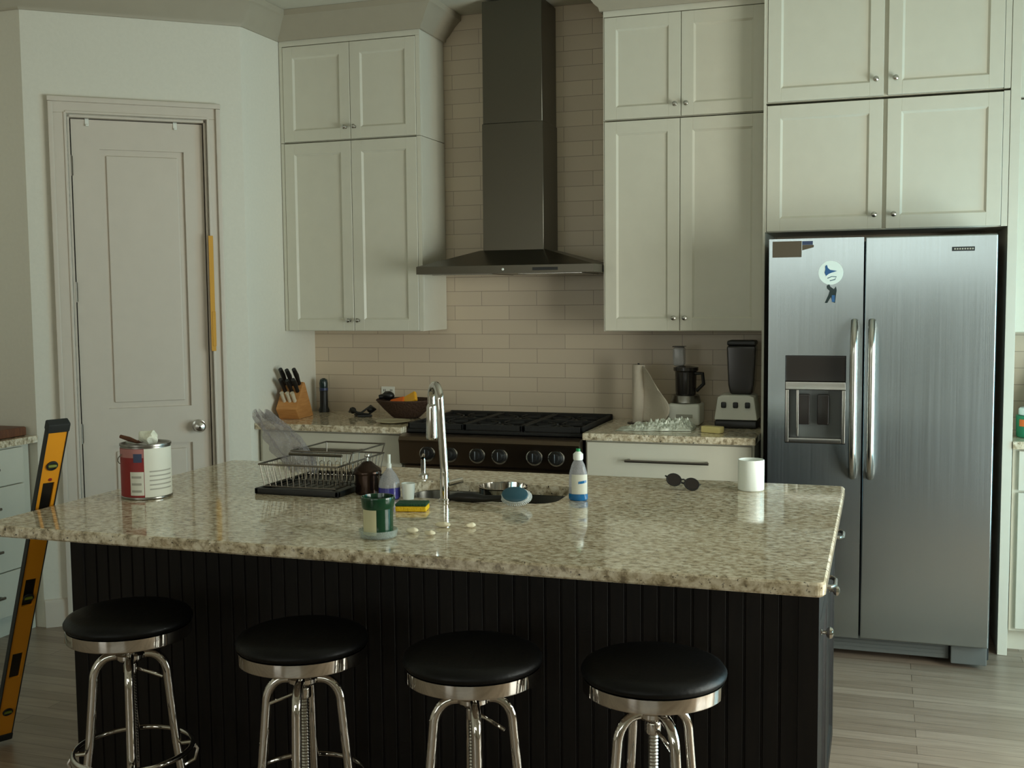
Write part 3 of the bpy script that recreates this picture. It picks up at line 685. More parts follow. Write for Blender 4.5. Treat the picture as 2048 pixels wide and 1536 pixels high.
def cap(A, H):
    es = []
    for Lp in (A, H):
        for i in range(len(Lp)):
            a, b_ = Lp[i], Lp[(i + 1) % len(Lp)]
            es.append(bm.edges.get((a, b_)) or bm.edges.new((a, b_)))
    bmesh.ops.triangle_fill(bm, edges=es, use_beauty=True, use_dissolve=False)
O0, O1, O2, O3 = loop(outer_in, z0_), loop(outer, z0_ + 0.005), loop(outer, z1_ - 0.005), loop(outer_in, z1_)
side(O0, O1); side(O1, O2); side(O2, O3); H0, H1 = loop(hole, z0_), loop(hole, z1_); side(H0, H1); cap(O3, H1); cap(O0, H0)
mb = MB(); mb.bm.free(); mb.bm = bm
o = build('countertop', mb, 'granite', smooth=False); tag(o, 'large speckled granite island top holding the sink and clutter', 'countertop')
# sink bowl
m = MB(); P0 = rrect(sx0 - 0.012, sx1 + 0.012, sy0 - 0.012, sy1 + 0.012, 0.075, 10); P1 = rrect(sx0 - 0.002, sx1 + 0.002, sy0 - 0.002, sy1 + 0.002, 0.07, 10); P2 = rrect(sx0 + 0.012, sx1 - 0.012, sy0 + 0.012, sy1 - 0.012, 0.06, 10); P3 = rrect(sx0 + 0.05, sx1 - 0.05, sy0 + 0.05, sy1 - 0.05, 0.04, 10)
bm = m.bm
R_ = [loop(P0, 0.8985), loop(P1, 0.8985), loop(P2, 0.74), loop(P3, 0.725)]
for A, B in zip(R_, R_[1:]): side(A, B)
bm.faces.new(R_[-1])
sk = build('sink', m, 'sink', angle=50); tag(sk, 'undermount steel sink bowl sunk into the island top', 'sink')
build('drain', MB().lathe([(0.045, 0.7255), (0.045, 0.728), (0.03, 0.727), (0, 0.7265)], (1.66, -2.2, 0), 24), 'chrome', sk)
# bowl standing in the sink
pot = MB().lathe([(0.0, 0.7275), (0.05, 0.7275), (0.062, 0.76), (0.072, 0.86), (0.078, 0.950), (0.081, 0.955), (0.077, 0.955), (0.068, 0.86), (0.058, 0.765), (0.0, 0.735)], (1.875, -2.220, 0), 40)
o = build('steel_bowl', pot, 'chrome'); tag(o, 'shiny steel bowl standing in the island sink', 'bowl')
# faucet
fxx, fyy = 1.752, -2.415
fa = thing('faucet', 'tall chrome pull-down faucet rising from the island top', 'faucet', (fxx, fyy, ZC))
build('base', MB().lathe([(0.019, ZC + 0.0003), (0.019, ZC + 0.006), (0.0145, ZC + 0.010), (0.0135, ZC + 0.090), (0.0125, ZC + 0.092)], (fxx, fyy, 0), 28), 'chrome', fa)
p = []; z_s = ZC + 0.09; zt_ = ZC + 0.312; rad = 0.046; dirh = Vector((-0.62, 0.78, 0)).normalized()
lean = -0.012
p.append(Vector((fxx, fyy, z_s)))
for i in range(1, 6): p.append(Vector((fxx + lean * i / 5, fyy, z_s + (zt_ - z_s) * i / 5)))
c_ = Vector((fxx + lean, fyy, zt_)) + dirh * rad
for i in range(1, 15):
    a = PI - PI * i / 14
    p.append(c_ + dirh * rad * math.cos(a) + Vector((0, 0, 0.042 * math.sin(a))))
p.append(p[-1] - Vector((0, 0, 0.02)))
build('spout', MB().tube(p, 0.0125, n=18), 'chrome', fa)
e_ = p[-1]
build('spray_head', MB().lathe([(0.0125, 0.0), (0.0165, -0.01), (0.0175, -0.05), (0.0185, -0.105), (0.016, -0.112), (0, -0.112)], tuple(e_), 24), 'chrome', fa)
lv_ = MB(); lv_.cyl((fxx + 0.010, fyy + 0.005, ZC + 0.055), (fxx + 0.045, fyy + 0.035, ZC + 0.062), 0.009, n=14)
build('lever', lv_, 'chrome', fa)

# dish soap dispenser pump at the back of the sink
px_, py_ = 1.50, -1.99
o = thing('soap_pump', 'slim chrome pump at the rear edge of the island sink', 'soap pump', (px_, py_, ZC))
build('base', MB().lathe([(0.018, ZC + 0.0003), (0.018, ZC + 0.006), (0.009, ZC + 0.012), (0.008, ZC + 0.06)], (px_, py_, 0), 20), 'chrome', o)
build('nozzle', MB().tube([(px_, py_, ZC + 0.055), (px_, py_, ZC + 0.072), (px_ + 0.01, py_ - 0.02, ZC + 0.078), (px_ + 0.02, py_ - 0.05, ZC + 0.072)], 0.006, n=10), 'chrome', o)

# ---- clutter on the island
def at_top(z=0.0): return ZC + 0.0006 + z
# paint can
cx_, cy2, cr, ch = 0.797, -2.585, 0.079, 0.172
o = thing('paint_can', 'gallon paint can with red and white label on the island', 'paint can', (cx_, cy2, ZC))
z = at_top()
build('can_body', MB().lathe([(cr - 0.002, z), (cr, z + 0.002), (cr, z + 0.006), (cr - 0.002, z + 0.008), (cr - 0.002, z + ch - 0.008), (cr, z + ch - 0.006), (cr, z + ch), (cr - 0.005, z + ch), (cr - 0.008, z + ch - 0.006), (0, z + ch - 0.006)], (cx_, cy2, 0), 48), 'tin', o)
def wrap(r, a0, a1, z0, z1, c, n=16, t=0.0006):
    m = MB()
    m.grid(lambda u, v: (c[0] + (r + t) * math.cos(a0 + (a1 - a0) * u), c[1] + (r + t) * math.sin(a0 + (a1 - a0) * u), z0 + (z1 - z0) * v), n, 1)
    m.grid(lambda u, v: (c[0] + (r + 0.0001) * math.cos(a0 + (a1 - a0) * u), c[1] + (r + 0.0001) * math.sin(a0 + (a1 - a0) * u), z0 + (z1 - z0) * v), n, 1)
    return m
toc = math.atan2(-5.526 - cy2, 3.016 - cx_)      # direction of the viewer's side of the can
lab = build('label', wrap(cr - 0.002, toc - 0.08, toc + 2.4, z + 0.005, z + ch - 0.012, (cx_, cy2)), 'label', o)
redp = build('red_label', wrap(cr - 0.002, toc - 1.9, toc - 0.08, z + 0.005, z + ch - 0.012, (cx_, cy2)), 'red', o, label='red panel of the label')
build('text_panel', wrap(cr - 0.0012, toc - 0.66, toc - 0.10, z + 0.014, z + 0.088, (cx_, cy2)), 'label', redp)
build('pale_band', wrap(cr - 0.0012, toc - 1.3, toc - 0.10, z + 0.132, z + ch - 0.013, (cx_, cy2)), mat('label_pink', (178, 120, 116), 0.5), redp)
build('roundel', wrap(cr - 0.0006, toc - 0.50, toc - 0.16, z + 0.118, z + 0.145, (cx_, cy2)), 'blueink', redp)
m = MB()
for i in range(5):
    s = wrap(cr - 0.0012, toc + 0.12, toc + 1.2, z + 0.030 + i * 0.014, z + 0.034 + i * 0.014, (cx_, cy2)); me = bpy.data.meshes.new('t'); s.bm.to_mesh(me); m.bm.from_mesh(me); s.bm.free()
build('print_lines', m, 'grey', lab)
m = MB()
for i in range(3):
    s = wrap(cr - 0.0006, toc - 0.60, toc - 0.2, z + 0.024 + i * 0.022, z + 0.031 + i * 0.022, (cx_, cy2)); me = bpy.data.meshes.new('t'); s.bm.to_mesh(me); m.bm.from_mesh(me); s.bm.free()
build('print_lines', m, 'grey', redp)
hn = MB().tube([(cx_ + (cr + 0.004) * math.cos(toc + PI / 2 + 0.5), cy2 + (cr + 0.004) * math.sin(toc + PI / 2 + 0.5), z + ch - 0.03)] + [(cx_ + (cr + 0.006) * math.cos(toc + PI / 2 + 0.5 + a), cy2 + (cr + 0.006) * math.sin(toc + PI / 2 + 0.5 + a), z + ch - 0.03 - 0.05 * math.sin(a)) for a in [PI * i / 12 for i in range(1, 12)]] + [(cx_ - (cr + 0.004) * math.cos(toc + PI / 2 + 0.5), cy2 - (cr + 0.004) * math.sin(toc + PI / 2 + 0.5), z + ch - 0.03)], 0.0015, n=6)
build('wire_handle', hn, 'tin', o)
m = MB(); m.ball((cx_ + 0.018, cy2 - 0.005, z + ch + 0.017), 0.034, 0.95, 0.8, 0.62, 28); m.wobble(0.012, 38)
for v in m.bm.verts: v.co.z = max(v.co.z, z + ch - 0.0055)
o = build('crumpled_paper', m, 'rag', angle=20); tag(o, 'crumpled white paper on top of the paint can', 'paper')
m = MB().tube([(cx_ - 0.094, cy2 + 0.000, z + ch + 0.016), (cx_ - 0.06, cy2 + 0.0, z + ch + 0.008), (cx_ - 0.03, cy2, z + ch + 0.0), (cx_ - 0.012, cy2, z + ch + 0.002)], [0.006, 0.008, 0.005, 0.004], n=10)
o = build('paint_stick', m, 'board'); tag(o, 'short brown stick lying across the paint can rim', 'stick')

# dish rack on its black tray
RX0, RX1, RY0, RY1 = 1.122, 1.400, -2.440, -2.095
m = MB(); z = at_top()
m.box((RX0 - 0.01, RY0 - 0.02, z), (RX1 + 0.012, RY1 + 0.01, z + 0.006), 0.002, 1)
for a, b_ in (((RX0 - 0.01, RY0 - 0.02), (RX1 + 0.012, RY0 - 0.006)), ((RX0 - 0.01, RY1 - 0.004), (RX1 + 0.012, RY1 + 0.01)), ((RX0 - 0.01, RY0 - 0.02), (RX0 + 0.004, RY1 + 0.01)), ((RX1 - 0.002, RY0 - 0.02), (RX1 + 0.012, RY1 + 0.01))):
    m.box((a[0], a[1], z), (b_[0], b_[1], z + 0.019), 0.003, 2)
o = build('drying_tray', m, 'black'); tag(o, 'black drip tray under the wire dish rack', 'tray')
rk = thing('dish_rack', 'chrome wire dish rack with upright tines on the island', 'dish rack', ((RX0 + RX1) / 2, (RY0 + RY1) / 2, ZC))
def rect_wire(m, x0, x1, y0, y1, z, r): m.tube([(x0, y0, z), (x1, y0, z), (x1, y1, z), (x0, y1, z)], r, n=8, closed=True)
zb_ = z + 0.022; zr = ZC + 0.094
m = MB(); rect_wire(m, RX0 + 0.012, RX1 - 0.012, RY0 + 0.006, RY1 - 0.012, zb_, 0.0028)
for i in range(9):
    x = RX0 + 0.02 + (RX1 - RX0 - 0.04) * i / 8; m.tube([(x, RY0 + 0.006, zb_), (x, RY1 - 0.012, zb_)], 0.0018, n=6)
for x in (RX0 + 0.03, RX1 - 0.03):
    for y in (RY0 + 0.03, RY1 - 0.03): m.cyl((x, y, z + 0.0055), (x, y, zb_), 0.005, n=8)
build('base_frame', m, 'pull', rk)
m = MB(); rect_wire(m, RX0 - 0.004, RX1, RY0, RY1 - 0.004, zr, 0.0030)
for i in range(13):
    f_ = i / 12
    for y, yy in ((RY0, RY0 + 0.006), (RY1 - 0.004, RY1 - 0.012)): m.tube([(RX0 + (RX1 - RX0) * f_, y, zr), (RX0 + 0.012 + (RX1 - RX0 - 0.024) * f_, yy, zb_)], 0.0016, n=6)
for i in range(1, 12):
    f_ = i / 12
    for x, xx in ((RX0 - 0.004, RX0 + 0.012), (RX1, RX1 - 0.012)): m.tube([(x, RY0 + (RY1 - RY0) * f_, zr), (xx, RY0 + 0.006 + (RY1 - RY0 - 0.018) * f_, zb_)], 0.0016, n=6)
build('basket', m, 'pull', rk)
for y in (-2.36, -2.24):
  m = MB()
  for i in range(9):
    x = RX0 + 0.050 + i * 0.029
    m.tube([(x, y, zb_), (x, y, zb_ + 0.055), (x + 0.008, y, zb_ + 0.060), (x + 0.016, y, zb_ + 0.055), (x + 0.016, y, zb_)], 0.0018, n=6)
  m.tube([(RX0 + 0.045, y, zb_ + 0.012), (RX0 + 0.30, y, zb_ + 0.012)], 0.0015, n=6)
  build('tine_row', m, 'chrome', rk)
m = MB(); u0, u1, v0, v1, zu = 1.190, 1.411, -2.360, -2.115, ZC + 0.128
rect_wire(m, u0, u1, v0, v1, zu, 0.0028)
m.tube([(u0, v0 - 0.01, zu - 0.008), (u1 - 0.03, v0 - 0.01, zu - 0.008)], 0.005, n=8)
for x, y in ((u0, v0), (u1, v0), (u0, v1), (u1, v1)): m.tube([(x, y, zu), (min(max(x, RX0), RX1), y, zr)], 0.0022, n=6)
build('upper_shelf', m, 'pull', rk, label='dark upper wire frame')
# clear plastic bag slumped over the rack's left side
m = MB()
cl = [(0.0, 1.205, -2.30, 0.045), (0.25, 1.175, -2.295, 0.060), (0.5, 1.130, -2.29, 0.062), (0.75, 1.085, -2.28, 0.048), (0.9, 1.055, -2.28, 0.034), (1.0, 1.030, -2.28, 0.022)]
def interp(t):
    for a, b_ in zip(cl, cl[1:]):
        if t <= b_[0] + 1e-9:
            f_ = (t - a[0]) / (b_[0] - a[0]); return [a[k] + (b_[k] - a[k]) * f_ for k in (1, 2, 3)]
def bagf(u, v):
    x, y, r_ = interp(v); a = 2 * PI * u
    r2 = r_ * (1 + 0.20 * math.sin(5 * a + 9 * v) * (0.4 + v) + 0.1 * math.sin(9 * a - 14 * v))
    return (x + r2 * math.cos(a), y + r2 * 0.5 * math.sin(a), 0.985 + 0.190 * v + 0.012 * math.sin(6 * a + 3) * v - 0.05 * (1 - v) * (0.5 - math.cos(a) * 0.5) * 0)
m.grid(bagf, 72, 30); m.wobble(0.007, 30)
bmesh.ops.remove_doubles(m.bm, verts=m.bm.verts[:], dist=1e-4)
o = build('plastic_bag', m, 'bag', angle=25); tag(o, 'crumpled clear plastic bag standing on the dish rack', 'plastic bag')

# dark dispenser jar, clear bottle, small cup
x_, y_ = 1.462, -2.355; z = at_top()
o = thing('soap_dispenser', 'dark bronze soap dispenser with domed lid next to the rack', 'soap dispenser', (x_, y_, ZC))
build('jar', MB().lathe([(0.036, z), (0.039, z + 0.004), (0.039, z + 0.064), (0.041, z + 0.066)], (x_, y_, 0), 36), 'bronze', o)
build('lid', MB().lathe([(0.044, z + 0.0625), (0.046, z + 0.070), (0.041, z + 0.082), (0.026, z + 0.092), (0.018, z + 0.100), (0.012, z + 0.104), (0, z + 0.105)], (x_, y_, 0), 36), 'bronze', o, label='dark bronze domed lid')
build('knob', MB().lathe([(0.004, z + 0.104), (0.004, z + 0.116), (0.009, z + 0.120), (0.009, z + 0.126), (0, z + 0.129)], (x_, y_, 0), 18), 'nickel', o)
x_, y_ = 1.568, -2.418
o = thing('liquid_bottle', 'clear dome bottle of purple liquid with thin white tip', 'bottle', (x_, y_, ZC))
build('bottle_body', MB().lathe([(0.034, z + 0.0365), (0.034, z + 0.040), (0.031, z + 0.058), (0.022, z + 0.076), (0.011, z + 0.090), (0.008, z + 0.096)], (x_, y_, 0), 32), 'clear', o)
build('liquid', MB().lathe([(0.030, z), (0.034, z + 0.004), (0.034, z + 0.0362), (0, z + 0.0362)], (x_, y_, 0), 32), 'purple', o)
build('nozzle', MB().lathe([(0.0075, z + 0.092), (0.0075, z + 0.108), (0.0050, z + 0.110), (0.0050, z + 0.138), (0, z + 0.139)], (x_, y_, 0), 18), 'white', o)
x_, y_ = 1.629, -2.412
o = build('small_cup', MB().lathe([(0.017, z), (0.020, z + 0.03), (0.0215, z + 0.050), (0.020, z + 0.050), (0.016, z + 0.004), (0, z + 0.003)], (x_, y_, 0), 28), 'white'); tag(o, 'small white cup between the purple bottle and the faucet', 'cup')
# green tumbler in a glass dish
x_, y_ = 1.775, -2.935
gd = build('glass_dish', MB().lathe([(0.036, z), (0.048, z + 0.002), (0.052, z + 0.020), (0.0495, z + 0.021), (0.0455, z + 0.0045), (0, z + 0.0035)], (x_, y_, 0), 40), 'glass'); tag(gd, 'low clear glass dish under the green tumbler', 'dish')
z2 = z + 0.0042
o = thing('green_tumbler', 'dark green tumbler with a cream label in a glass dish', 'tumbler', (x_, y_, z2))
build('tumbler_body', MB().lathe([(0.035, z2), (0.039, z2 + 0.003), (0.0395, z2 + 0.072), (0.0410, z2 + 0.074), (0.0425, z2 + 0.078), (0.045, z2 + 0.098), (0.0435, z2 + 0.103), (0.041, z2 + 0.103), (0.039, z2 + 0.090), (0, z2 + 0.088)], (x_, y_, 0), 40), 'green', o)
toc = math.atan2(-5.526 - y_, 3.016 - x_)
build('label', wrap(0.0400, toc - 1.25, toc - 0.12, z2 + 0.006, z2 + 0.072, (x_, y_)), 'cream', o)
# sponge with green side
m = MB().box((1.668, -2.605, z), (1.760, -2.545, z + 0.016), 0.004, 2); rot = Matrix.Translation((1.714, -2.575, 0)) @ Matrix.Rotation(0.22, 4, 'Z') @ Matrix.Translation((-1.714, 2.575, 0))
m.xf(rot); o = build('sponge', m, 'sponge')
m = MB().box((1.668, -2.605, z + 0.0162), (1.760, -2.545, z + 0.024), 0.002, 1); m.xf(rot); build('scouring_pad', m, 'greenpad', o); tag(o, 'yellow sponge with green scouring side beside the tumbler', 'sponge')
# dish brush
o = thing('dish_brush', 'dish brush with black handle and blue oval head', 'dish brush', (1.97, -2.41, ZC))
m = MB().tube([(1.765, -2.405, z + 0.010), (1.79, -2.405, z + 0.013), (1.84, -2.405, z + 0.014), (1.88, -2.410, z + 0.013), (1.940, -2.420, z + 0.020)], [0.009, 0.0145, 0.0155, 0.011, 0.008], n=14); build('handle', m, 'black', o)
m = MB(); mxb = Matrix.Translation((1.985, -2.428, z + 0.031)) @ Matrix.Rotation(0.9, 4, 'X')
m.lathe([(0.0, -0.009), (0.034, -0.009), (0.042, -0.003), (0.044, 0.003), (0.038, 0.006), (0, 0.006)], n=40, sy=0.62, mx=mxb)
for i in range(44):
    a = 2 * PI * i / 44
    p0 = mxb @ Vector((0.036 * math.cos(a), 0.022 * math.sin(a), -0.004)); p1 = mxb @ Vector((0.049 * math.cos(a), 0.0305 * math.sin(a), -0.010)); m.tube([p0, p1], 0.0020, n=5)
zmin = min(v.co.z for v in m.bm.verts); m.xf(Matrix.Translation((0, 0, z - zmin))); dz = z - zmin
build('bristles', m, 'bristle', o)
m = MB().lathe([(0.0405, 0.0055), (0.040, 0.012), (0.028, 0.016), (0, 0.0175)], n=36, sy=0.60, mx=Matrix.Translation((0, 0, dz)) @ mxb); build('head', m, 'teal', o)
# dish soap bottle
x_, y_ = 2.140, -2.285
o = thing('dish_soap_bottle', 'clear dish soap bottle with blue soap and green-tipped cap', 'bottle', (x_, y_, ZC))
build('bottle_body', MB().lathe([(0.0295, z + 0.0205), (0.0295, z + 0.060), (0.0275, z + 0.085), (0.020, z + 0.110), (0.0125, z + 0.124), (0.012, z + 0.128)], (x_, y_, 0), 36, sy=0.72), 'clear', o)
build('soap', MB().lathe([(0.026, z), (0.0297, z + 0.004), (0.0297, z + 0.0202), (0, z + 0.0202)], (x_, y_, 0), 36, sy=0.72), 'blue', o)
def epatch(u, v): 
    a = -PI / 2 - 0.55 + 1.9 * u; return (x_ + 0.0301 * math.cos(a), y_ + 0.0301 * 0.74 * math.sin(a), z + 0.021 + 0.060 * v)
lb = build('label', MB().grid(epatch, 20, 4), 'label', o)
def epatch2(u, v):
    a = -PI / 2 + 0.2 + 0.95 * u; return (x_ + 0.0305 * math.cos(a), y_ + 0.0305 * 0.745 * math.sin(a), z + 0.052 + 0.008 * v + 0.004 * u)
build('blue_stripe', MB().grid(epatch2, 12, 2), 'blue', lb)
build('cap', MB().lathe([(0.0145, z + 0.124), (0.0155, z + 0.128), (0.0155, z + 0.142), (0.009, z + 0.148), (0.007, z + 0.150)], (x_, y_, 0), 24), 'white', o, label='white cap')
build('cap_tip', MB().lathe([(0.0068, z + 0.1495), (0.0068, z + 0.158), (0, z + 0.159)], (x_, y_, 0), 18), mat('tip_green', (20, 140, 80), 0.4), o, label='green tip')
# mug
x_, y_ = 2.625, -1.965
m = MB().lathe([(0.039, z), (0.0415, z + 0.003), (0.0415, z + 0.096), (0.0405, z + 0.098), (0.0385, z + 0.098), (0.0380, z + 0.095), (0.0375, z + 0.006), (0, z + 0.005)], (x_, y_, 0), 48)
o = build('mug', m, 'white'); tag(o, 'plain white mug near the right rear corner of the island', 'mug')
hd = Vector((-0.11, 0.99, 0)); m = MB().tube([Vector((x_, y_, z)) + hd * a_ + Vector((0, 0, b_)) for a_, b_ in ((0.040, 0.076), (0.062, 0.076), (0.068, 0.052), (0.062, 0.028), (0.040, 0.026))], 0.0045, n=10)
build('handle', m, 'white', o)
# sunglasses, folded, lenses towards the viewer
o = thing('sunglasses', 'black sunglasses lying beside the white mug', 'sunglasses', (2.41, -2.03, ZC))
SG = Matrix.Translation((2.412, -2.035, z)) @ Matrix.Rotation(0.24, 4, 'Z') @ Matrix.Rotation(0.25, 4, 'Y')
for sx_ in (-1, 1):
    m = MB().lathe([(0, -0.0015), (0.0215, -0.0015), (0.0215, 0.0015), (0, 0.0015)], n=28, sy=0.80, mx=SG @ Matrix.Translation((sx_ * 0.029, -0.004, 0.024)) @ Matrix.Rotation(PI / 2 - 0.3, 4, 'X'))
    build('lens', m, 'smoke', o)
m = MB()
for sx_ in (-1, 1):
    m.tube([SG @ Vector((sx_ * 0.029 + 0.023 * math.cos(a), -0.004 + 0.0185 * 0.295 * math.sin(a), 0.024 + 0.0185 * 0.955 * math.sin(a))) for a in [2 * PI * i / 24 for i in range(24)]], 0.0024, n=8, closed=True)
m.tube([SG @ Vector(q) for q in ((-0.008, -0.004, 0.030), (0, -0.005, 0.033), (0.008, -0.004, 0.030))], 0.0024, n=8)
for sx_ in (-1, 1): m.tube([SG @ Vector(q) for q in ((sx_ * 0.052, -0.002, 0.028), (sx_ * 0.057, 0.006, 0.028), (sx_ * 0.040, 0.018, 0.020), (-sx_ * 0.020, 0.020 + 0.004 * sx_, 0.016), (-sx_ * 0.045, 0.020 + 0.004 * sx_, 0.010))], 0.0026, n=8)
zmin = min(v.co.z for v in m.bm.verts); m.xf(Matrix.Translation((0, 0, z - zmin)))
fr = build('frame', m, 'black', o)
for ch in o.children:
    if ch is not fr: ch.location.z += z - zmin
# shells / peels
for i, (x_, y_, sx_, sy_, a, lab_) in enumerate(((1.843, -2.868, 0.017, 0.011, 0.5, 'pale yellowish peel nearest the green tumbler'), (1.900, -2.885, 0.015, 0.010, -0.2, 'white peel lying in front of the faucet, the nearest to the edge'),
                                (1.893, -2.775, 0.022, 0.012, 0.1, 'cream peel lying just in front of the faucet reflection'), (1.969, -2.762, 0.015, 0.007, 0.7, 'thin cream peel farthest right of the four'))):
    m = MB(); m.ball((0, 0, 0), 1.0, sx_, sy_, 0.007, 18); m.wobble(0.003, 70); m.xf(Matrix.Translation((x_, y_, 0)) @ Matrix.Rotation(a, 4, 'Z'))
    zmin = min(v.co.z for v in m.bm.verts); m.xf(Matrix.Translation((0, 0, z - zmin)))
    o = build('peel', m, 'shell'); tag(o, lab_, 'peel', 'food peels on the island top')

# ------------------------------------------------------------------ clutter on the back worktops
# knife block
o = thing('knife_block', 'light wooden knife block with black-handled knives by the left wall', 'knife block', (0.09, -0.38, ZC))
kb = MB().prism([(-0.255, z), (-0.450, z), (-0.495, z + 0.055), (-0.385, z + 0.190), (-0.365, z + 0.185)], 0.020, 0.130, 'x', 0.002)
SK = Matrix.Translation((0.085, -0.36, 0)) @ Matrix.Rotation(0.12, 4, 'Z') @ Matrix.Translation((-0.085, 0.36, 0)); kb.xf(SK)
bk = build('block', kb, 'beech', o)
kd = Vector((0, -0.60, 0.80)).normalized()
for i, (x_, t_) in enumerate(((0.036, 0.93), (0.072, 0.90), (0.110, 0.93), (0.042, 0.66), (0.080, 0.63), (0.112, 0.66))):
    p0 = Vector((x_, -0.495 + 0.110 * t_, z + 0.055 + 0.135 * t_)); m = MB(); ln = 0.105 if t_ > 0.8 else 0.085
    m.tube([SK @ (p0 - kd * 0.004), SK @ (p0 + kd * 0.02), SK @ (p0 + kd * ln * 0.6), SK @ (p0 + kd * ln + Vector((0, -0.006, -0.003)))], [0.011, 0.010, 0.0135, 0.011], n=10)
    build('knife_handle', m, 'black', o)
for i, x_ in enumerate((0.055, 0.085, 0.112)):
    p0 = Vector((x_, -0.495 + 0.110 * 0.30, z + 0.055 + 0.135 * 0.30)); m = MB()
    m.tube([SK @ (p0 - kd * 0.004), SK @ (p0 + kd * 0.02), SK @ (p0 + kd * 0.058)], [0.010, 0.010, 0.011], n=10)
    build('knife_handle', m, 'peg', o, label='pale handle')
# pepper mill
x_, y_ = 0.088, -0.075
o = thing('pepper_mill', 'slim black pepper mill standing in the tiled corner', 'pepper mill', (x_, y_, ZC))
build('body', MB().lathe([(0.030, z), (0.030, z + 0.010), (0.023, z + 0.030), (0.022, z + 0.110), (0.0235, z + 0.120)], (x_, y_, 0), 28), 'black', o)
build('band', MB().lathe([(0.024, z + 0.1205), (0.024, z + 0.134), (0.0, z + 0.134)], (x_, y_, 0), 28), mat('band_blue', (48, 58, 96), 0.3), o)
build('top', MB().lathe([(0.023, z + 0.1345), (0.024, z + 0.160), (0.020, z + 0.180), (0.008, z + 0.187), (0, z + 0.188)], (x_, y_, 0), 28), 'bottle', o)
# small dark gadgets beside the basket
m = MB(); m.tube([(0.31, -0.21, z + 0.02), (0.34, -0.25, z + 0.040), (0.39, -0.26, z + 0.018), (0.44, -0.24, z + 0.012), (0.46, -0.20, z + 0.035), (0.42, -0.17, z + 0.050), (0.37, -0.19, z + 0.012)], 0.006, n=8, closed=True); m.tube([(0.35, -0.22, z + 0.0062), (0.40, -0.20, z + 0.0062), (0.46, -0.25, z + 0.0062), (0.40, -0.28, z + 0.0062)], 0.006, n=8, closed=True)
m.ball((0.345, -0.235, z + 0.030), 0.018); m.ball((0.435, -0.205, z + 0.034), 0.017, 1.3)
o = build('coiled_cable', m, 'black'); tag(o, 'tangled black cord lying between pepper mill and basket', 'cord')
# basket
x_, y_ = 0.655, -0.235
m = MB().lathe([(0.065, z), (0.075, z + 0.004), (0.120, z + 0.045), (0.150, z + 0.078), (0.163, z + 0.092), (0.160, z + 0.097), (0.148, z + 0.085), (0.115, z + 0.050), (0.070, z + 0.012), (0, z + 0.010)], (x_, y_, 0), 48, sy=0.8)
o = build('basket', m, 'wicker'); tag(o, 'dark woven basket with packets left of the range', 'basket')
m = MB().box((-0.045, -0.03, -0.012), (0.045, 0.03, 0.012), 0.008, 3); m.xf(Matrix.Translation((0.690, -0.27, z + 0.098)) @ Matrix.Rotation(-0.5, 4, 'Y') @ Matrix.Rotation(0.9, 4, 'X')); o = build('snack_packet', m, 'amber'); tag(o, 'yellow packet sticking up in the dark basket', 'packet')
m = MB().box((-0.042, -0.025, -0.010), (0.042, 0.025, 0.010), 0.007, 3); m.xf(Matrix.Translation((0.622, -0.275, z + 0.084)) @ Matrix.Rotation(-0.25, 4, 'Y') @ Matrix.Rotation(0.7, 4, 'X')); o = build('snack_packet', m, 'orange'); tag(o, 'orange packet lying in the dark basket', 'packet')
m = MB(); m.ball((0.545, -0.22, z + 0.112), 0.026, 1.35, 1.0, 0.9); m.wobble(0.006, 40); m.cyl((0.50, -0.235, z + 0.104), (0.545, -0.22, z + 0.112), 0.012, 0.016, 12)
o = build('dark_pouch', m, 'black'); tag(o, 'small black pouch on the left rim of the basket', 'pouch')
m = MB().lathe([(0.055, z), (0.07, z + 0.003), (0.088, z + 0.010), (0.086, z + 0.012), (0.066, z + 0.006), (0, z + 0.005)], (0.690, -0.475, 0), 40); o = build('plate', m, 'plate'); tag(o, 'small cream plate in front of the dark basket', 'plate')
# wall outlet
m = MB().box((0.405, -0.006, 1.010), (0.485, -0.0003, 1.075), 0.002, 2); o = build('wall_outlet', m, 'plastic'); tag(o, 'white wall outlet plate above the dark basket', 'outlet')
m = MB()
for x_ in (0.425, 0.465):
    m.box((x_ - 0.006, -0.0068, 1.048), (x_ - 0.003, -0.0058, 1.060)); m.box((x_ + 0.003, -0.0068, 1.048), (x_ + 0.006, -0.0058, 1.060))
build('sockets', m, 'black', o)
# paper towel with a loose sheet
x_, y_ = 1.885, -0.20
o = thing('paper_towel_roll', 'upright paper towel roll with loose sheet hanging to the right', 'paper towel', (x_, y_, ZC))
build('roll', MB().lathe([(0.010, z + 0.004), (0.030, z + 0.004), (0.031, z + 0.008), (0.031, z + 0.284), (0.029, z + 0.288), (0.010, z + 0.288)], (x_, y_, 0), 32), 'paper', o)
build('stand', MB().lathe([(0.055, z), (0.055, z + 0.003), (0.006, z + 0.0038), (0.005, z + 0.295), (0, z + 0.296)], (x_, y_, 0), 24), 'black', o)
def sheet(u, v):
    w_ = (0.175 if v > 0.45 else 0.175 * (0.45 + v * 1.22)); top = z + 0.282 - 0.09 * u * u - 0.02 * u
    bot = z + 0.012 + 0.0 * u
    sh = 0.05 + 0.95 * math.sin(min(1.0, v * 1.25 + 0.15) * PI / 2)
    xx = x_ + 0.025 + 0.150 * u * (0.45 + 0.55 * math.sin(PI * min(1, 0.18 + v * 0.75)))
    return (xx, y_ - 0.020 - 0.085 * u + 0.012 * math.sin(4 * u + 3 * v), bot + (top - bot) * v)
m = MB().grid(sheet, 20, 20); sh_ = build('loose_sheet', m, 'paper', o, label='loose hanging sheet'); md = sh_.modifiers.new('thickness', 'SOLIDIFY'); md.thickness = 0.0012
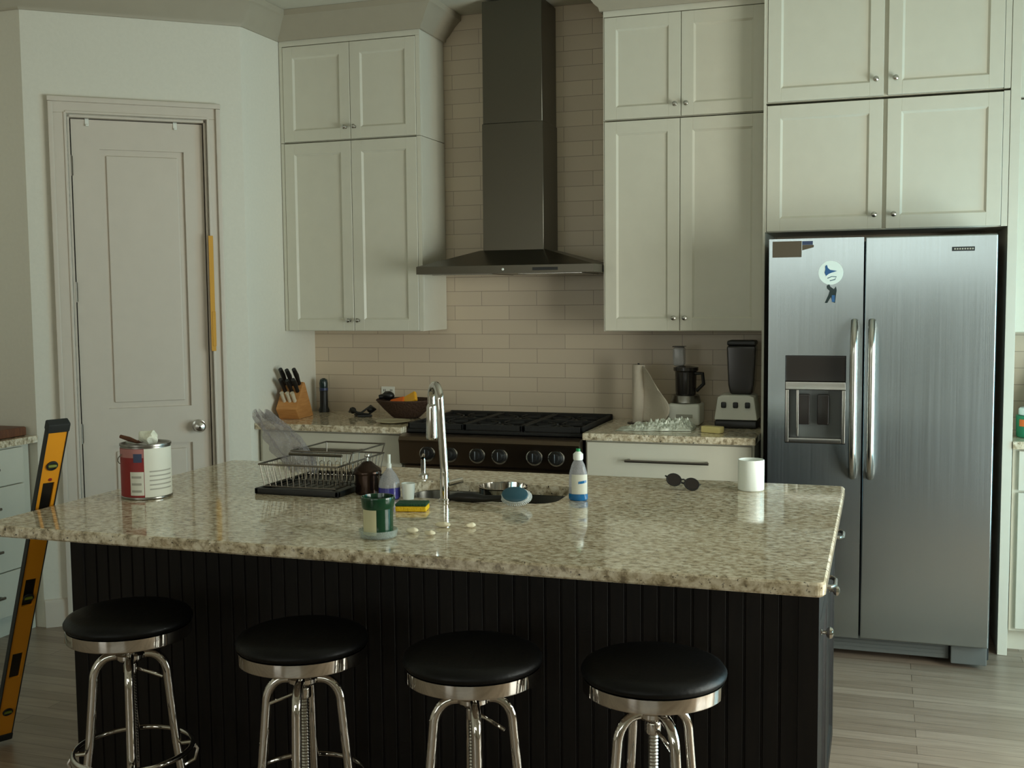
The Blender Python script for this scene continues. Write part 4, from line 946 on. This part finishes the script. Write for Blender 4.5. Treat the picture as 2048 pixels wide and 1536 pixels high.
# food processor
x_, y_ = 2.116, -0.190
o = thing('food_processor', 'food processor with white base and dark bowl', 'food processor', (x_, y_, ZC))
m = MB(); m.box((x_ - 0.078, y_ - 0.075, z), (x_ + 0.078, y_ + 0.085, z + 0.105), 0.014, 3); build('base', m, 'plastic', o)
m = MB().lathe([(0.072, z + 0.1055), (0.074, z + 0.112), (0.066, z + 0.142), (0.060, z + 0.146), (0, z + 0.146)], (x_, y_, 0), 36); build('collar', m, 'tin', o)
m = MB().box((x_ - 0.035, y_ - 0.0775, z + 0.038), (x_ + 0.045, y_ - 0.0745, z + 0.055), 0.002, 1); build('switch', m, 'grey', o)
m = MB().lathe([(0.048, z + 0.1465), (0.050, z + 0.160), (0.052, z + 0.255), (0.060, z + 0.262), (0.060, z + 0.278), (0.02, z + 0.285), (0, z + 0.285)], (x_, y_, 0), 36); bo = build('bowl', m, 'smoke', o, label='dark work bowl with lid')
m = MB().tube([(x_ + 0.048, y_ - 0.02, z + 0.25), (x_ + 0.085, y_ - 0.03, z + 0.25), (x_ + 0.090, y_ - 0.03, z + 0.20), (x_ + 0.055, y_ - 0.02, z + 0.165)], 0.009, n=10); build('handle', m, 'black', bo)
m = MB(); m.box((x_ - 0.060, y_ - 0.03, z + 0.284), (x_ - 0.005, y_ + 0.03, z + 0.375), 0.012, 3); build('feed_tube', m, 'clear', o, label='clear feed tube')
m = MB().box((x_ - 0.062, y_ - 0.032, z + 0.3755), (x_ - 0.003, y_ + 0.032, z + 0.380), 0.002, 1); build('pusher', m, 'smoke', o)
# blender
x_, y_ = 2.370, -0.225
o = thing('blender', 'blender with white three-knob base and tall dark jar', 'blender', (x_, y_, ZC))
m = MB(); m.box((x_ - 0.098, y_ - 0.095, z), (x_ + 0.098, y_ + 0.10, z + 0.038), 0.010, 2); build('foot', m, 'black', o)
m = MB().prism([(-0.100, z + 0.0385), (0.100, z + 0.0385), (0.084, z + 0.148), (0.060, z + 0.156), (-0.060, z + 0.156), (-0.084, z + 0.148)], y_ - 0.09, y_ + 0.09, 'y', 0.006); m.xf(Matrix.Translation((x_, 0, 0))); bs = build('base', m, 'plastic', o)
for dx in (-0.055, 0.0, 0.055):
    m = MB().box((x_ + dx - 0.012, y_ - 0.100, z + 0.096), (x_ + dx + 0.012, y_ - 0.089, z + 0.124), 0.005, 2); build('knob', m, 'black', bs)
m = MB().prism([(-0.050, z + 0.1565), (0.050, z + 0.1565), (0.060, z + 0.20), (0.068, z + 0.385), (-0.068, z + 0.385), (-0.060, z + 0.20)], -0.055, 0.055, 'y', 0.01); m.xf(Matrix.Translation((x_ + 0.018, y_ + 0.01, 0))); build('jar', m, 'smoke', o, label='tall dark jar')
m = MB().box((x_ - 0.048, y_ - 0.045, z + 0.3855), (x_ + 0.084, y_ + 0.065, z + 0.410), 0.008, 2); build('lid', m, 'black', o)
# foil / bag heap and butter block
from mathutils import noise as mnoise
def heap(u, v):
    x = 1.845 + 0.345 * u; yc_ = -0.46 + 0.07 * u; y = yc_ + (v - 0.5) * 0.16
    e = math.sin(PI * min(1, max(0, u))) ** 0.4 * math.sin(PI * v) ** 0.6 if 0 < u < 1 and 0 < v < 1 else 0
    h = (0.016 + 0.056 * u) * e * (0.45 + 0.8 * abs(mnoise.noise(Vector((x * 30 + y * 20, y * 34, 1.3)))) + 0.7 * abs(mnoise.noise(Vector((x * 70, y * 80, 4)))))
    return (x + 0.006 * mnoise.noise(Vector((u * 8, v * 8, 0))), y + 0.012 * mnoise.noise(Vector((u * 9, v * 7, 5))), z + 0.0008 + h)
m = MB().grid(heap, 110, 56)
b0 = [(x, y, z) for x, y in ((1.85, -0.53), (2.19, -0.46), (2.19, -0.32), (1.85, -0.39))]
vs = [m.bm.verts.new((q[0], q[1], z)) for q in b0]; m.bm.faces.new(vs)
o = build('crumpled_wrap', m, 'foil', angle=18); tag(o, 'crumpled shiny plastic wrap in front of the food processor', 'wrapping')
m = MB().box((-0.048, -0.022, 0), (0.048, 0.022, 0.030), 0.004, 2); m.xf(Matrix.Translation((2.290, -0.50, z)) @ Matrix.Rotation(-0.35, 4, 'Z')); o = build('butter_box', m, 'butter'); tag(o, 'small pale yellow box at the worktop edge near the refrigerator', 'box')
# right of the refrigerator
z3 = 0.9286
o = thing('plastic_tub', 'green tub with a white lid right of the refrigerator', 'tub', (3.64, -0.28, z3))
build('tub_body', MB().lathe([(0.060, z3), (0.064, z3 + 0.004), (0.066, z3 + 0.095), (0, z3 + 0.095)], (3.64, -0.28, 0), 36), 'dgreen', o)
build('lid', MB().lathe([(0.052, z3 + 0.0955), (0.056, z3 + 0.098), (0.056, z3 + 0.122), (0.050, z3 + 0.128), (0, z3 + 0.128)], (3.64, -0.28, 0), 36), 'white', o)
build('orange_mark', wrap(0.0655, -PI / 2 - 1.0, -PI / 2 - 0.55, z3 + 0.05, z3 + 0.08, (3.64, -0.28)), 'orange', o)
m = MB(); m.lathe([(0.075, z3), (0.11, z3 + 0.01), (0.125, z3 + 0.10), (0.115, z3 + 0.20), (0.07, z3 + 0.27), (0.025, z3 + 0.30), (0, z3 + 0.302)], (3.80, -0.15, 0), 36)
o = build('kettle', m, 'bottle'); tag(o, 'dark rounded kettle behind the green tub at picture edge', 'kettle')
m = MB().tube([(3.72, -0.15, z3 + 0.26), (3.74, -0.15, z3 + 0.33), (3.80, -0.15, z3 + 0.355), (3.86, -0.15, z3 + 0.33), (3.88, -0.15, z3 + 0.26)], 0.008, n=10); build('handle', m, 'black', o)

# ------------------------------------------------------------------ yellow level leaning on the island's left end
K = Vector((0.577, -2.800, 0.925)); B_ = Vector((0.085, -2.500, 0.018)); ax = (K - B_).normalized()
LL = (K - B_).length * 1.30
toward = Vector((3.016, -5.526, 1.55)) - K; nrm = (toward - ax * toward.dot(ax)).normalized()
nrm = (nrm * math.cos(0.5) + Vector((0.95, 0.32, 0)) * math.sin(0.5)); nrm = (nrm - ax * nrm.dot(ax)).normalized()
sd = ax.cross(nrm).normalized()
LM = Matrix(((sd.x, nrm.x, ax.x, B_.x), (sd.y, nrm.y, ax.y, B_.y), (sd.z, nrm.z, ax.z, B_.z), (0, 0, 0, 1)))
lv = thing('spirit_level', 'long yellow spirit level leaning on the left end of island', 'spirit level', tuple(B_))
m = MB(); hw, ht = 0.027, 0.0125
# body with two hand holes: built from rails and blocks
holes = [(0.32, 0.44), (0.66, 0.78) , (1.06, 1.18)]
m.box((-hw, -ht * 0.8, 0.0), (-hw + 0.010, ht * 0.8, LL), 0, 1, LM); m.box((hw - 0.010, -ht * 0.8, 0.0), (hw, ht * 0.8, LL), 0, 1, LM)
seg = 0.0
for a, b_ in holes + [(LL, LL)]:
    m.box((-hw + 0.010, -ht * 0.8, seg), (hw - 0.010, ht * 0.8, a), 0, 1, LM); seg = b_
bd = build('level_body', m, 'yellow', lv)
m = MB()
for s_ in (-1, 1): m.box((s_ * hw, -ht, 0.0), (s_ * (hw + 0.0035), ht, LL), 0.001, 1, LM)
build('shaded_edge', m, 'rubber', lv, label='thin sides of the level, coloured dark as shade')  # dark colour puts in the shade on the level's thin sides
for a, b_ in holes: build('grip', MB().box((-hw + 0.0105, -ht * 0.9, a + 0.001), (hw - 0.0105, ht * 0.5, b_ - 0.001), 0.004, 2, LM), 'black', lv)
for zz in (0.012, LL - 0.010):
    m = MB().box((-hw - 0.006, -ht - 0.003, zz - 0.014), (hw + 0.006, ht + 0.003, zz + 0.018), 0.005, 2, LM); build('end_cap', m, 'rubber', lv)
for zz in (LL - 0.15, LL * 0.5, 0.15):
    m = MB().lathe([(0.017, 0), (0.017, 0.004), (0.013, 0.005), (0.013, 0.001), (0, 0.001)], n=28, mx=LM @ Matrix.Translation((0, ht * 0.8, zz)) @ Vector((0, 1, 0)).to_track_quat('Z', 'Y').to_matrix().to_4x4()); vh = build('vial_ring', m, 'rubber', lv)
    m = MB().cyl(LM @ Vector((-0.012, ht * 0.8 + 0.003, zz)), LM @ Vector((0.012, ht * 0.8 + 0.003, zz)), 0.005, n=14); build('vial', m, 'vial', vh)
m = MB().lathe([(0.006, 0), (0.005, 0.002), (0, 0.0025)], n=16, mx=LM @ Matrix.Translation((0.002, ht * 0.8, LL - 0.205)) @ Vector((0, 1, 0)).to_track_quat('Z', 'Y').to_matrix().to_4x4()); build('logo_dot', m, 'red', lv)

# yellow strip hanging at the latch side of the door, hooks over the door
m = MB().box((0.160, 0.0165, 1.305), (0.182, 0.024, 1.872), 0.001, 1, PW); m.box((0.158, 0.0165, 1.33), (0.175, 0.0262, 1.50), 0.001, 1, PW)
o = build('yellow_strip', m, 'tape'); tag(o, 'narrow yellow strip on the right casing of the pantry door', 'strip')
for s_, lab_ in ((0.72, 'small white hook over the pantry door top, the left one'), (0.319, 'small white hook over the pantry door top, the right one')):
    m = MB().box((s_ - 0.009, f0 + 0.0008, 2.385), (s_ + 0.009, f0 + 0.004, 2.4185), 0.001, 1, PW); m.box((s_ - 0.009, f0 - 0.02, 2.4158), (s_ + 0.009, f0 + 0.004, 2.4185), 0, 1, PW); m.box((s_ - 0.006, f0 + 0.0035, 2.383), (s_ + 0.006, f0 + 0.012, 2.392), 0.001, 1, PW)
    o = build('door_hook', m, 'plastic'); tag(o, lab_, 'hook', 'hooks over the pantry door')

# ------------------------------------------------------------------ bar stools
def make_stool(label, cx_, cy2, zs, rot, lever_rot):
    """zs: height of the rim's lower edge"""
    t = thing('bar_stool', label, 'bar stool', (cx_, cy2, 0), 'round chrome bar stools along the island')
    R = 0.163
    def P(m): m.xf(Matrix.Translation((cx_, cy2, 0))); return m
    build('seat', P(MB().lathe([(0, zs + 0.034), (R - 0.002, zs + 0.034), (R + 0.003, zs + 0.040), (R + 0.004, zs + 0.048), (R - 0.004, zs + 0.060), (R - 0.022, zs + 0.068), (R * 0.5, zs + 0.074), (0, zs + 0.076)], n=56)), 'vinyl', t, angle=60)
    build('seat_rim', P(MB().lathe([(R - 0.012, zs), (R - 0.002, zs), (R, zs + 0.003), (R, zs + 0.032), (R - 0.003, zs + 0.0335), (0, zs + 0.0335)], n=56)), 'chrome', t)
    build('seat_plate', P(MB().lathe([(0.0, zs + 0.004), (0.075, zs + 0.004), (0.075, zs - 0.004), (0.030, zs - 0.008), (0.022, zs - 0.030), (0, zs - 0.030)], n=32)), 'chrome', t)
    # threaded spindle
    z_hub = zs - 0.055; pr = []; zz = z_hub - 0.30; i = 0
    while zz < zs - 0.02: pr.append((0.0125 if i % 2 else 0.0105, zz)); zz += 0.004; i += 1
    build('spindle', P(MB().lathe([(0, pr[0][1])] + pr + [(0, pr[-1][1])], n=20)), 'nickel', t)
    build('hub', P(MB().lathe([(0.0, z_hub - 0.010), (0.034, z_hub - 0.010), (0.040, z_hub - 0.004), (0.040, z_hub + 0.006), (0.034, z_hub + 0.012), (0.020, z_hub + 0.016), (0.020, z_hub + 0.028), (0, z_hub + 0.028)], n=32)), 'chrome', t)
    for k in range(4):
        a = rot + PI / 2 * k; m = MB(); u = Vector((math.cos(a), math.sin(a), 0)); pts = [u * 0.026 + Vector((0, 0, z_hub + 0.002)), u * 0.045 + Vector((0, 0, z_hub + 0.002))]
        for j in range(1, 9):
            b_ = PI / 2 * j / 8; pts.append(u * (0.045 + 0.050 * math.sin(b_)) + Vector((0, 0, z_hub + 0.002 - 0.065 * (1 - math.cos(b_)))))
        pts.append(u * 0.112 + Vector((0, 0, z_hub - 0.25))); pts.append(u * 0.150 + Vector((0, 0, 0.06))); pts.append(u * 0.155 + Vector((0, 0, 0.014)))
        m.tube(pts, 0.0125, n=14); lg = build('leg', P(m), 'chrome', t)
        m = MB().lathe([(0.016, 0.0), (0.017, 0.004), (0.015, 0.020), (0, 0.020)], (u.x * 0.155, u.y * 0.155, 0), 16); build('rubber_foot', P(m), 'black', lg)
    zr_ = zs - 0.315; rr = 0.155
    m = MB().tube([(rr * math.cos(2 * PI * i / 48), rr * math.sin(2 * PI * i / 48), zr_) for i in range(48)], 0.0075, n=10, closed=True); build('foot_ring', P(m), 'chrome', t)
    for k in range(4):
        m = MB(); a = rot + PI / 2 * k; u = Vector((math.cos(a), math.sin(a), 0))
        m.tube([u * rr + Vector((0, 0, zr_)), u * (rr + 0.012) + Vector((0, 0, zr_ - 0.02)), u * (rr + 0.004) + Vector((0, 0, zr_ - 0.05)), u * 0.128 + Vector((0, 0, zr_ - 0.065))], 0.005, n=8)
        m.tube([u * rr + Vector((0, 0, zr_)), u * 0.122 + Vector((0, 0, zr_))], 0.006, n=8)
        build('ring_bracket', P(m), 'chrome', t)
    m = MB(); u = Vector((math.cos(lever_rot), math.sin(lever_rot), 0))
    m.tube([u * 0.015 + Vector((0, 0, z_hub - 0.035)), u * 0.05 + Vector((0, 0, z_hub - 0.047)), u * 0.085 + Vector((0, 0, z_hub - 0.060))], 0.0045, n=8); m.lathe([(0.0165, z_hub - 0.048), (0.019, z_hub - 0.044), (0.019, z_hub - 0.024), (0.0165, z_hub - 0.020)], n=24); build('locking_lever', P(m), 'chrome', t)
    return t
dg = math.radians
make_stool('leftmost chrome bar stool with black seat, nearest the level', 1.098, -3.08, 0.653, dg(35), dg(20))
make_stool('second chrome bar stool from the left, below the green tumbler', 1.637, -3.10, 0.650, dg(18), dg(205))
make_stool('third chrome bar stool from the left, in front of the sink', 2.104, -3.12, 0.655, dg(25), dg(-10))
make_stool('rightmost chrome bar stool with black round seat', 2.530, -3.075, 0.653, dg(42), dg(-50))
